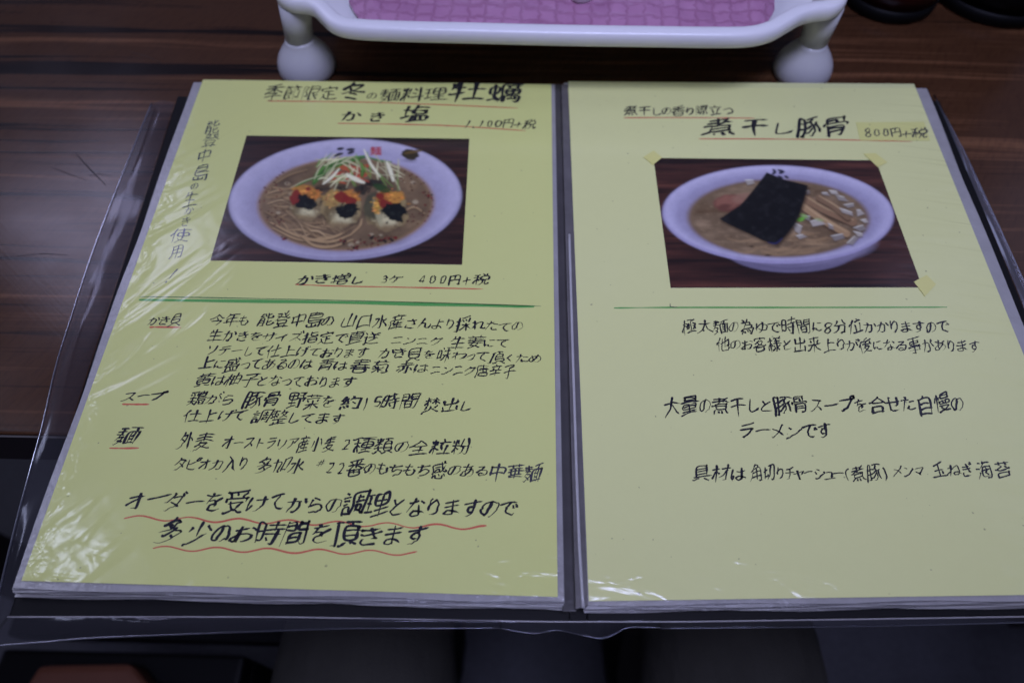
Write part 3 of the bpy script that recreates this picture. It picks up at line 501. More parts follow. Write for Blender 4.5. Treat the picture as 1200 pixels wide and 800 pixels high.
# ------------------------------------------------------------------ table
t = thing('restaurant_table', 'dark walnut grain table top under the open menu', 'table', (0, 0.35, FZ))
def on(parent, o):                     # keep the mesh where it was modelled although its thing's base lies elsewhere
    o.parent = parent; o.matrix_parent_inverse = Matrix.Translation(parent.location).inverted(); return o
TY = float(at(20, 511, 0)[1])
top = box(-0.75, 0.75, TY + 0.0012, 0.75, -0.028, 0.0, 0.0012)
on(t, bm_obj('table_top', top, WOOD))
on(t, bm_obj('edge_band', box(-0.75, 0.75, TY, TY + 0.001, -0.028, -0.0012), EDGE))
for x in (-0.66, 0.66):
    for y in (TY + 0.09, 0.66):
        on(t, bm_obj('leg', box(x - 0.025, x + 0.025, y - 0.025, y + 0.025, FZ, -0.029, 0.003), EDGE))

SCR = mat_plain('scratched_laminate', (0.006, 0.004, 0.004, 1), 0.5, 0.2)
def scratch(pts, wd):
    P = np.array([at(*q, 0.00006) for q in pts]); D = np.gradient(P, axis=0); D /= np.linalg.norm(D, axis=1)[:, None]
    N = np.stack([-D[:, 1], D[:, 0], 0 * D[:, 0]], 1); V = []
    for i, (p, m_) in enumerate(zip(P, N)):
        w_ = wd * (0.3 + math.sin(math.pi * (i + 0.5) / len(P))); V += [p + m_ * w_ / 2, p - m_ * w_ / 2]
    on(t, mesh_obj('scratch', V, [(2 * i, 2 * i + 1, 2 * i + 3, 2 * i + 2) for i in range(len(P) - 1)], SCR))
for pts, wd in (([(88, 179), (97, 189), (108, 201), (124, 217)], .0005), ([(60, 196), (78, 203), (101, 211)], .0003), ([(20, 300), (52, 297), (80, 299)], .0003), ([(104, 206), (116, 204), (130, 206)], .0003), ([(150, 60), (172, 66), (190, 75)], .0003)): scratch(pts, wd)

# ------------------------------------------------------------------ the menu folder
menu = thing('menu_folder', 'open black menu folder with two handwritten yellow pages under clear film', 'menu', (0, 0, 0))
ZP = 0.012                                            # height of the page surface
def quad_grid(c, nx, ny):
    """bilinear grid over the corners c = (far-left, far-right, near-right, near-left)"""
    c = [np.asarray(q, float) for q in c]
    u = np.linspace(0, 1, nx)[None, :, None]; v = np.linspace(0, 1, ny)[:, None, None]
    P = (1 - v) * ((1 - u) * c[0] + u * c[1]) + v * ((1 - u) * c[3] + u * c[2])
    Fc = [(j * nx + i, (j + 1) * nx + i, (j + 1) * nx + i + 1, j * nx + i + 1) for j in range(ny - 1) for i in range(nx - 1)]
    return P.reshape(-1, 3), Fc
def slab(name, P, Fc, nx, ny, th, m, parent):
    """grid sheet P with thickness th downwards"""
    n = len(P); V = np.vstack([P, P - [0, 0, th]]); F2 = list(Fc) + [tuple(n + i for i in f[::-1]) for f in Fc]
    ring = [i for i in range(nx)] + [j * nx + nx - 1 for j in range(1, ny)] + [(ny - 1) * nx + i for i in range(nx - 2, -1, -1)] + [j * nx for j in range(ny - 2, 0, -1)]
    for a, b in zip(ring, ring[1:] + ring[:1]): F2.append((a, b, n + b, n + a))
    return mesh_obj(name, V, F2, m, parent)

# cover boards and spine
zb = 0.003
bl = [at(208, 113, zb), at(652, 118, zb), at(668, 727.5, zb), at(10, 722, zb)]
br = [at(672, 118, zb), at(1101, 118, zb), at(1345, 718, zb), at(688, 728, zb)]
for c in (bl, br): bm_obj('cover_board', prism([tuple(q[:2]) for q in c][::-1], 0.0004, zb, 0.0006), BLACK, menu)
bm_obj('spine', prism([tuple(at(*q, zb)[:2]) for q in ((652.5, 119), (671.5, 119), (687.3, 727.7), (668.7, 727.3))][::-1], 0.0006, 0.0022), BLACK, menu)

# clear vinyl jacket that stands out round the boards, its outer edge a welded bead
def ribbon(inner, outer, m, name, n_across=6, wav=0.0, seed=0):
    n = len(inner); V, Fc = [], []
    r = np.random.default_rng(seed); ph = r.uniform(0, 6, 4)
    for i in range(n):
        for k in range(n_across):
            f = k / (n_across - 1); p = inner[i] * (1 - f) + outer[i] * f
            p = p + np.array([0, 0, wav * math.sin(math.pi * f) * (0.6 + 0.4 * math.sin(i * 0.22 + ph[0]) + 0.25 * math.sin(i * 0.6 + ph[1]))]); V.append(p)
    for i in range(n - 1):
        for k in range(n_across - 1):
            a = i * n_across + k; Fc.append((a, a + 1, a + n_across + 1, a + n_across))
    return mesh_obj(name, V, Fc, m, menu, True)
def resample(P, n):
    P = np.asarray(P, float); s = np.concatenate([[0], np.cumsum(np.linalg.norm(np.diff(P, axis=0), axis=1))])
    q = np.linspace(0, s[-1], n); return np.stack([np.interp(q, s, P[:, i]) for i in range(3)], 1)
# side flap
zi, zo = 0.0036, 0.003
o_side = resample(catmull([at(*q, z) for q, z in (((178, 122), .002), ((160, 166), .003), ((141, 212.5), .0035), ((121, 264), .004), ((102.5, 315), .0042), ((85, 369), .0045), ((66.6, 428), .005), ((50, 500), .005), ((35, 555), .005), ((21, 607), .004), ((4, 677), .003), ((-14, 756), .001))], 6), 60)
i_side = resample(catmull([at(*q, z) for q, z in (((205, 121), .0036), ((167, 235), .0036), ((125, 365), .0036), ((88, 480), .0036), ((49, 600), .0036), ((10, 720), .0036))], 8), 60)
ribbon(i_side, o_side, VINYL, 'vinyl_flap', 8, 0.0022, 3)
# front flap, below the boards' front edge
o_fr = resample(catmull([at(*q, z) for q, z in (((-14, 757), .001), ((52, 752), .001), ((105, 747.5), .001), ((210, 743), .001), ((300, 739.6), .001), ((413, 736), .001), ((500, 736), .001), ((586, 735.6), .001))], 6), 50)
i_fr = resample([at(*q, .0036) for q in ((12, 721.5), (330, 721.5), (586, 726))], 50)
ribbon(i_fr, o_fr, VINYL, 'vinyl_flap', 6, 0.0016, 5)
o_fm = resample(catmull([at(*q, z) for q, z in (((588, 736), .001), ((625, 742), .0), ((652, 738), .001), ((682, 744), -.001), ((705, 748), -.001), ((722, 742), .0), ((735, 735), .001), ((772, 735), .001))], 6), 40)
i_fm = resample([at(*q, .0036) for q in ((588, 726), (680, 727), (772, 726.5))], 40)
ribbon(i_fm, o_fm, VINYL, 'vinyl_flap', 6, 0.001, 8)
o_rr = resample([at(*q, .001) for q in ((774, 736), (900, 735), (1040, 733), (1200, 729), (1350, 725))], 40)
i_rr = resample([at(*q, .0036) for q in ((774, 727), (900, 725.5), (1040, 723), (1200, 721), (1350, 717))], 40)
ribbon(i_rr, o_rr, VINYL, 'vinyl_flap', 5, 0.0008, 9)
# right side flap
o_rs = resample([at(*q, .002) for q in ((1094, 112), (1130, 180), (1168, 262), (1200, 333), (1290, 540), (1362, 725))], 40)
i_rs = resample([at(*q, .0036) for q in ((1098, 119), (1120, 170), (1150, 240), (1190, 335), (1270, 535), (1345, 717))], 40)
ribbon(i_rs, o_rs, VINYL, 'vinyl_flap', 5, 0.001, 12)
for P, r in ((o_side, .0005), (o_fr, .00035), (o_fm, .0003), (o_rr, .00035), (o_rs, .0005)):
    mesh_obj('vinyl_weld', *tube(P + [0, 0, 0.0004], r, 6), WELD, menu, True)
LINE = mat_plain('vinyl_seam', (0.30, 0.29, 0.28, 1), 0.2, 0.6)
mesh_obj('vinyl_seam', *tube(resample([at(*q, .0034) for q in ((9, 722.4), (330, 722.4), (640, 728), (800, 728), (1040, 724.5), (1200, 722), (1345, 718.4))], 60), .00035, 6), LINE, menu, True)

# stacked clear pages under the two top sheets (each a welded plastic sleeve, a little out of line)
def page(c, z, jit, m, dip_side, seed):
    r = np.random.default_rng(seed)
    c = [np.array([q[0], q[1], z]) + np.array([r.normal(0, jit), r.normal(0, jit), 0]) for q in c]
    nx, ny = 24, 36; P, Fc = quad_grid(c, nx, ny)
    u = np.tile(np.linspace(0, 1, nx), ny); v = np.repeat(np.linspace(0, 1, ny), nx)
    e = (1 - u if dip_side == 'r' else u)
    P[:, 2] += 0.0002 * np.sin(v * 23 + seed) * (e < 0.06) + 0.00015 * np.sin(u * 31 + seed * 2) * (v > 0.96)
    P[:, 0] += (0.0004 * np.sin(v * 17 + seed)) * (e < 0.01)
    P[:, 1] += 0.0004 * np.sin(u * 19 + seed * 1.7) * (v > 0.99)
    return slab('page_sleeve', P, Fc, nx, ny, 0.00075, m, menu)
L_ = dict(tl=at(226, 96, ZP), tr=at(650, 98, ZP), br=at(661, 705, ZP), bl=at(13, 689, ZP))
R_ = dict(tl=at(661, 96, ZP), tr=at(1086, 103, ZP), br=at(1333, 701, ZP), bl=at(686, 709, ZP))
for k in range(8):
    z = 0.0045 + k * 0.00088
    g = (7 - k) * 0.00022
    m = SLEEVE_EDGE if k % 2 == 1 else SLEEVE
    page([L_['tl'] + [-g, 0, 0], L_['tr'], L_['br'] + [0, -g, 0], L_['bl'] + [-g, -g, 0]], z + .0007, 0.00025 if k < 7 else 0, m, 'l', 20 + k)
    page([R_['tl'] + [0, 0, 0], R_['tr'] + [g * 1.3, 0, 0], R_['br'] + [g * 1.3, -g, 0], R_['bl'] + [0, -g, 0]], z + .0007, 0.00025 if k < 7 else 0, m, 'r', 50 + k)
# binding strips along the spine
def strip(pts, z0, z1, name, m): return bm_obj(name, prism([tuple(at(*q, z1)[:2]) for q in pts], z0, z1, 0.0004), m, menu)
strip([(659, 716), (676, 716), (661, 99), (650, 99)], 0.0024, 0.0085, 'binding_strip', BIND)
strip([(674.5, 713), (689.2, 709), (665.8, 99), (657.8, 99)], 0.009, 0.0123, 'binding_strip', mat_plain('clear_binding_plastic', (0.12, 0.112, 0.105, 1), 0.22, 0.5, var=0.3, scale=120, bump=0.5, bscale=200))
mesh_obj('binding_highlight', *tube(resample([at(*q, 0.0124) for q in ((683.4, 712), (679, 640), (675.8, 560), (670.8, 400), (668.8, 330), (667.2, 275))], 40), 0.0007, 8), mat_plain('fold_highlight', (0.42, 0.41, 0.39, 1), 0.15, 0.7, bump=0.7, bscale=300), menu, True)  # pale rod on the binding fold, its highlight put in as colour

# ------------------------------------------------------------------ top sheets
def sheet(c, m, label):
    P, Fc = quad_grid([at(*q, ZP) for q in c], 40, 56)
    o = slab('menu_sheet', P, Fc, 40, 56, 0.00012, m, menu); o['label'] = label; return o
SHEET_L = sheet(((238, 93.5), (646, 99), (653.6, 699), (25, 680)), YELLOW, 'yellow sheet with the longer text and the oyster noodle photo')
SHEET_R = sheet(((666, 102.5), (1073, 103.5), (1313, 695), (690, 704)), YELLOW_SHEEN, 'yellow sheet with film sheen in its colour and the seaweed noodle photo')
P, Fc = quad_grid([at(*q, ZP - 0.0004) for q in ((666, 95.5), (1071, 98.5), (1080, 120), (667, 120))], 8, 4)
slab('under_sheet', P, Fc, 8, 4, 0.0001, mat_paper('under_sheet_paper', (0.64, 0.66, 0.30, 1), (0.63, 0.64, 0.27, 1)), menu)

# ------------------------------------------------------------------ handwriting
GLYPHS = {}
for ch, rows in zip([c for c in dict.fromkeys(LINES) if c != '\n'], STROKES):
    GLYPHS[ch] = [np.array([((q[i] * 2.4 - 20) / 160, (q[i + 1] * 2.4 - 22) / 160 + 0.12) for i in range(0, len(q), 2)]) for q in rows]
GLYPHS.update({'1': [np.array([(0.56, 0.92), (0.50, 0.5), (0.42, 0.10)])], '!': [np.array([(0.72, 0.98), (0.52, 0.6), (0.36, 0.30)]), np.array([(0.24, 0.16), (0.20, 0.06)])],
    '.': [np.array([(0.46, 0.16), (0.54, 0.04)])], '+': [np.array([(0.2, 0.48), (0.8, 0.52)]), np.array([(0.52, 0.82), (0.48, 0.2)])],
    '#': [np.array([(0.40, 0.95), (0.32, 0.1)]), np.array([(0.70, 0.95), (0.60, 0.1)]), np.array([(0.10, 0.66), (0.92, 0.72)]), np.array([(0.08, 0.34), (0.88, 0.40)])],
    '8': [np.array([(0.68, 0.84), (0.50, 0.93), (0.32, 0.80), (0.40, 0.62), (0.60, 0.46), (0.70, 0.24), (0.50, 0.08), (0.30, 0.22), (0.40, 0.44), (0.62, 0.62), (0.70, 0.80)])]})
ADV = {}
for ch in '0123458': ADV[ch] = 0.62
ADV.update({'.': 0.34, '+': 0.7, '#': 0.55, '!': 0.4, '(': 0.4, ')': 0.4, 'っ': 0.6, 'ャ': 0.62, 'ュ': 0.62, 'ー': 0.85, ' ': 0.5, 'し': 0.72, '円': 0.72, 'り': 0.68, 'の': 0.72, 'に': 0.75, 'と': 0.75, 'も': 0.75, 'く': 0.6})
def adv(ch):
    if ch in ADV: return ADV[ch]
    return 0.84 if '\u3040' <= ch <= '\u30ff' else 1.0
def write(parent, runs, ink, bold=0.085, z=ZP + 0.00010, vertical=False, seed=0, cursive=1.0):
    """brush-pen strokes of the runs, one mesh; a run is (text, x0, y0, x1, y1, height), photo points of its centre line on the page"""
    r = np.random.default_rng(seed); V, Fc = [], []; zz = [0.0]
    for (text, x0, y0, x1, y1, h) in runs:
        a, b = at(x0, y0, z), at(x1, y1, z); n = len(text)
        if vertical: ts = [0.5]
        tot = sum(adv(c) for c in text); pos = 0.0
        for ch in text:
            wd = adv(ch); f0, f1 = pos / tot, (pos + wd) / tot; pos += wd
            if ch == ' ': continue
            fm = (f0 + f1) / 2
            px, py = x0 + (x1 - x0) * fm, y0 + (y1 - y0) * fm
            c = a + (b - a) * fm
            ey = at(px, py - h / 2, z) - at(px, py + h / 2, z); H = np.linalg.norm(ey) / 0.92
            rt = (b - a) if not vertical else np.array([1.0, 0.03, 0])
            rt = rt / np.linalg.norm(rt); up = np.array([-rt[1], rt[0], 0])
            Wd = (np.linalg.norm(b - a) * (f1 - f0)) if not vertical else H * 1.05
            kana = '\u3040' <= ch <= '\u30ff'
            G = GLYPHS[ch]; allp = np.vstack(G)
            if ch in '0123458.+#!()': cx = (allp[:, 0].min() + allp[:, 0].max()) / 2; sx = H * 0.80; hh = H * 0.82
            else:
                cx = 0.5; sx = min(Wd * (1.02 if not kana else 1.16), H * 1.25); hh = H * (0.82 if kana else 1.0)
            if ch in 'っャュ': sx = H * 0.85
            sx *= r.uniform(0.92, 1.08); hh *= r.uniform(0.90, 1.10)
            jy = r.normal(0, 0.03); rise = r.uniform(0.09, 0.23) * cursive; lean = r.uniform(0.08, 0.26) * cursive
            wa, wb, wc = r.normal(0, 0.14, 3) * cursive
            ink_len = sum(np.hypot(*np.diff(s, axis=0).T).sum() for s in G)
            bd = bold * 1.2 * float(np.clip(1.25 - 0.055 * ink_len, 0.66, 1.12))
            for s in G:
                q = s.copy(); q[:, 0] -= cx; q[:, 1] -= 0.5
                L = np.hypot(*np.diff(q, axis=0).T).sum()
                if len(q) > 2:
                    shut = np.hypot(*(q[0] - q[-1])) < 1e-6
                    q = q + r.normal(0, 0.021 * cursive, q.shape)
                    if shut: q[-1] = q[0]
                else:
                    mid = (q[0] + q[1]) / 2; dv = q[1] - q[0]; nrm = np.array([-dv[1], dv[0]])
                    q = q + r.normal(0, 0.026 * cursive, q.shape)
                    if abs(dv[0]) > abs(dv[1]):                     # horizontals: a slight arch, longer at the end
                        q[1] += dv * r.uniform(-0.04, 0.16)
                        mid = (q[0] + q[1]) / 2 + nrm * r.uniform(0.01, 0.07); q = np.array([q[0], mid, q[1]])
                    elif L > 0.25:
                        q[1] += dv * r.uniform(-0.06, 0.14)
                        mid = (q[0] + q[1]) / 2 + nrm * r.uniform(-0.05, 0.03); q = np.array([q[0], mid, q[1]])
                q[:, 1] += rise * q[:, 0] + jy; q[:, 0] += lean * q[:, 1]
                q[:, 0] += wa * q[:, 0] * q[:, 1] * 1.6; q[:, 1] += wb * q[:, 0] ** 2 + wc * 0.8 * q[:, 0] * q[:, 1]
                C = catmull(q, 5 if len(q) > 6 else 6)
                if len(C) < 2: continue
                D = np.gradient(C, axis=0); ln = np.hypot(D[:, 0], D[:, 1]) + 1e-9; D = D / ln[:, None]
                t = np.linspace(0, 1, len(C))
                hor = np.abs(D[:, 0])
                wv = bd * (1.14 - 0.42 * hor) * (0.80 + 0.38 * np.exp(-t * 6) + 0.22 * np.exp(-((t - 0.85) / 0.12) ** 2)) * r.uniform(0.78, 1.2)
                end = C[-1] - C[0]
                if L > 0.25 and end[0] < -0.08 and end[1] < -0.1: wv = wv * (1.05 - 0.85 * t ** 1.6)           # sweeps to the lower left run out thin
                elif L > 0.3 and end[0] > 0.12 and end[1] < -0.12: wv = wv * (0.6 + 0.75 * t) * np.clip((1 - t) / 0.14, 0.2, 1)   # sweeps to the right swell
                elif L > 0.2: wv = wv * np.clip((1 - t) / 0.12, 0.35, 1)
                wv = wv * np.clip(t / 0.05 + 0.55, 0, 1) * (1 + 0.08 * np.sin(t * 19 + r.uniform(0, 6)))
                zz[0] += 2.2e-8
                N = np.stack([-D[:, 1], D[:, 0]], 1); i0 = len(V); k = len(C)
                C = C.copy(); C[0] -= D[0] * bold * 0.25; C[-1] += D[-1] * bold * 0.15
                for i in range(k):
                    for sg in (1, -1):
                        e = C[i] + N[i] * sg * wv[i] / 2
                        p = c + rt * e[0] * sx + up * e[1] * hh; V.append((p[0], p[1], z + zz[0]))
                for i in range(k - 1): Fc.append((i0 + 2 * i, i0 + 2 * i + 1, i0 + 2 * i + 3, i0 + 2 * i + 2))
    o = mesh_obj('handwriting', V, Fc, ink, parent)
    return o
def line(parent, name, pts, wpx, ink, z=ZP + 0.00006, wob=0.25, seed=0, n=50, taper=True):
    """a drawn line on the page through the photo points, wpx photo pixels wide"""
    r = np.random.default_rng(seed); P = resample(catmull([at(*q, z) for q in pts], 12), n)
    D = np.gradient(P, axis=0); D /= np.linalg.norm(D, axis=1)[:, None]; N = np.stack([-D[:, 1], D[:, 0], 0 * D[:, 0]], 1)
    px = np.linalg.norm(at(pts[0][0] + 1, pts[0][1], z) - at(*pts[0], z))
    wd = wpx * px * (1 + wob * np.interp(np.arange(n), np.linspace(0, n, 14), r.normal(0, 0.7, 14)))
    if taper: wd = wd * np.clip(np.minimum(np.arange(n) / 2 + 0.6, (n - 1 - np.arange(n)) / 3 + 0.35), 0, 1)
    V = []
    for p, m_, w_ in zip(P, N, wd): V += [p + m_ * w_ / 2, p - m_ * w_ / 2]
    return mesh_obj(name, V, [(2 * i, 2 * i + 1, 2 * i + 3, 2 * i + 2) for i in range(n - 1)], ink, parent)

A = SHEET_L
write(A, [('季節限定', 309, 111.5, 395.5, 111.5, 17.5)], INK, 0.072, seed=1, cursive=0.6)
write(A, [('冬', 397, 109.5, 429, 110, 21), ], INK, 0.12, seed=2)
write(A, [('の', 429, 113.5, 442, 113.5, 11), ('麺料理', 443, 113, 523, 113, 17)], INK, 0.08, seed=3, cursive=0.6)
write(A, [('牡蠣', 526, 111, 612, 113, 22)], INK, 0.10, seed=4, cursive=0.7)
write(A, [('か', 397, 137.5, 425, 137.5, 13.5), ('き', 432, 138.5, 451, 138.5, 13.5), ('塩', 461, 136.5, 510, 137, 18.5)], INK, 0.11, seed=5, cursive=0.7)
write(A, [('1.100円+税', 543, 145.5, 629, 147, 11.5)], INK, 0.10, seed=6)
line(A, 'underline', ((313, 118.5), (360, 119), (430, 120), (520, 123), (607, 126.8)), 1.5, RED, seed=1)
line(A, 'underline', ((395.5, 144.6), (470, 145.8), (538, 148), (616, 153.4)), 1.6, RED, seed=2)
vert = [('能', 248.7, 151, 17, 15), ('登', 246, 167, 20, 15), ('中', 238.8, 184, 16, 16), ('島', 235.6, 204, 20, 20), ('の', 227.7, 219.5, 10, 10), ('生', 222.5, 236, 17, 18), ('か', 221.5, 247.5, 11, 10), ('き', 217.5, 260.5, 11, 13), ('使', 210.7, 278, 24, 16), ('用', 206.7, 297, 15, 17), ('!', 201, 323, 12, 17)]
write(A, [(ch, x - wd / 2, y + 0.6, x + wd / 2, y - 0.6, h) for ch, x, y, wd, h in vert], INK_THIN, 0.066, seed=7, cursive=0.7)
write(A, [('かき増し', 347, 329, 427, 328.5, 13), ('3ケ', 445, 328.5, 470, 328.5, 12.5), ('400円+税', 488, 329, 574, 329, 13.5)], INK, 0.105, seed=8)
line(A, 'underline', ((346, 333.2), (390, 335), (470, 336.5), (566, 338.6)), 1.7, RED, seed=3)
line(A, 'divider_line', ((163, 347.6), (240, 348.6), (340, 350.6), (400, 352), (500, 354.5), (634, 358.6)), 1.2, GREEN_D, seed=4)
line(A, 'divider_line', ((163, 351.2), (240, 352.2), (340, 353.4), (400, 354.4), (500, 356.4), (626, 359.4)), 4.2, GREEN, seed=5)
write(A, [('かき貝', 174, 377, 213, 376, 13)], INK, 0.10, seed=9)
line(A, 'underline', ((175, 383.2), (194, 383.2), (212, 383.6)), 2.2, RED, seed=6, n=20)
write(A, [('今年も', 245, 376.5, 292, 377, 15), ('能登中島の', 302, 376.5, 391, 377.5, 17), ('山口水産さんより採れたての', 399, 377.5, 613, 384, 16)], INK, 0.09, seed=10)
write(A, [('生かきをサイズ指定で直送', 242, 395, 444, 398, 14.5), ('ニンニク', 457, 400, 518, 401, 13), ('.', 518, 404, 525, 404, 13), ('生姜にて', 526, 402, 597, 404, 15)], INK, 0.092, seed=11)
write(A, [('ソテーして仕上げております', 241, 411.5, 431, 415, 14.5), ('.', 432, 418.5, 438, 418.5, 13), ('かき貝を味わって頂くため', 444, 415, 635, 422, 14.5)], INK, 0.092, seed=12)
write(A, [('上に盛ってあるのは', 232, 428, 366, 428, 15.5), ('青は', 372, 429, 407, 430, 15), ('春菊', 410, 430.5, 457, 431.5, 16), ('赤は', 464, 432, 501, 433, 14.5), ('ニンニク唐辛子', 504, 434, 604, 437, 15.5)], INK, 0.092, seed=13)
write(A, [('黄は柚子となっております', 229, 446, 416, 449.5, 16)], INK, 0.09, seed=14)
write(A, [('スープ', 143, 466, 191, 465, 13)], INK, 0.125, seed=15)
line(A, 'underline', ((143, 473.4), (160, 473.6), (175, 473.6)), 2.2, RED, seed=7, n=20)
write(A, [('鶏がら', 220, 469, 275, 470, 17), ('豚骨', 285, 470, 329, 470, 18), ('野菜を', 337, 471, 392, 472, 17.5), ('約', 398, 473, 423, 473, 18), ('15', 422, 473, 448, 473, 17), ('時間', 446, 472, 489, 473, 17), ('焚出し', 495, 475, 553, 477, 17)], INK, 0.095, seed=16)
write(A, [('仕上げて', 215, 488.5, 288, 489, 15.5), ('調整してます', 295, 490, 404, 492, 17)], INK, 0.095, seed=17)
write(A, [('麺', 131, 514, 164, 513, 19)], INK, 0.105, seed=18)
line(A, 'underline', ((128, 524.8), (145, 525), (163, 524.6)), 2.2, RED, seed=8, n=20)
write(A, [('外麦', 208, 519, 247, 519, 19), ('オーストラリア産小麦', 260, 520, 393, 523, 18), ('2種類の全粒粉', 398, 523, 552, 527, 18)], INK, 0.092, seed=19)
write(A, [('タピオカ入り', 203, 546, 290, 545, 18.5), ('多加水', 300, 547, 357, 547, 17.5), ('#', 371, 543, 381, 543, 10), ('22番のもちもち感のある', 381, 549, 573, 554, 18)], INK, 0.095, seed=20)
write(A, [('中華麺', 573, 553.5, 634, 557, 20)], INK_GREY, 0.095, seed=21)
write(A, [('オーダーを受けてからの調理となりますので', 147, 588, 606, 599, 27)], INK, 0.10, seed=22)
write(A, [('多少のお時間を頂きます', 184, 625, 500, 631, 29)], INK, 0.10, seed=23)
wv = lambda x0, y0, x1, y1, per, amp, ph: [(x, y0 + (y1 - y0) * (x - x0) / (x1 - x0) + amp * math.sin(2 * math.pi * (x - x0) / per + ph)) for x in np.arange(x0, x1 + 1, per / 6)]
line(A, 'wavy_underline', wv(145, 606, 572, 618, 58, 2.6, 2.6), 2.0, RED, seed=9, n=240)
line(A, 'wavy_underline', wv(179, 642, 492, 648, 60, 2.6, 3.1), 2.0, RED, seed=10, n=200)

Bq = SHEET_R
write(Bq, [('煮干しの香り際立つ', 731, 131.5, 860, 131.5, 12.5)], INK, 0.10, seed=31, cursive=0.7)
line(Bq, 'underline', ((731, 138.2), (800, 138), (884, 138.6)), 1.5, RED, seed=11)
write(Bq, [('煮', 823, 152, 864, 152, 21)], INK, 0.105, seed=32)
write(Bq, [('干し', 866, 152, 931, 152, 20), ('豚骨', 933, 152, 994, 152, 21)], INK, 0.105, seed=33)
line(Bq, 'underline', ((819, 162.8), (900, 163), (985, 164), (1069, 166)), 1.5, RED, seed=12)
st = [at(*q, ZP + 0.0002) for q in ((1003, 143.5), (1083, 143), (1090, 165), (1008, 164.5))]
pg, fg = quad_grid(st, 6, 4); slab('price_sticker', pg, fg, 6, 4, 0.00012, STICKER, Bq)
write(Bq, [('800円', 1012, 156.5, 1056, 157, 11.5), ('+税', 1056, 157.5, 1087, 158, 12)], INK_GREY, 0.10, z=ZP + 0.00026, seed=34)
line(Bq, 'divider_line', ((719.5, 360.8), (785, 360.2), (930, 360.2), (1040, 360), (1110, 359.8)), 1.9, GREEN, seed=13)
line(Bq, 'pencil_tick', ((785.2, 355.6), (785.4, 358), (785.6, 360)), 0.9, INK_GREY, seed=14, n=8)
line(Bq, 'pencil_tick', ((785.6, 359.3), (789, 359.6), (794, 359.8)), 0.9, INK_GREY, z=ZP + 0.00008, seed=15, n=8)
write(Bq, [('極太麺の為ゆで時間に8分位かかりますので', 799, 385, 1113, 384.5, 17)], INK, 0.092, seed=35)
write(Bq, [('他のお客様と出来上りが後になる事があります', 839, 405, 1149, 407, 17)], INK, 0.092, seed=36)
write(Bq, [('大量の煮干しと豚骨スープを合せた自慢の', 777, 477.5, 1130, 475.5, 21)], INK, 0.095, seed=37)
write(Bq, [('ラーメンです', 865, 507, 976, 507, 22)], INK, 0.098, seed=38)
write(Bq, [('具材は', 811, 557, 874, 557, 19), ('角切りチャーシュー', 879, 556.5, 989, 556, 19), ('(煮豚)', 989, 556, 1041, 555.5, 18), ('メンマ', 1045, 554, 1084, 553.5, 16), ('玉ねぎ', 1091, 553, 1142, 552.5, 17.5), ('海苔', 1143, 552.5, 1187, 552, 18.5)], INK, 0.092, seed=39)

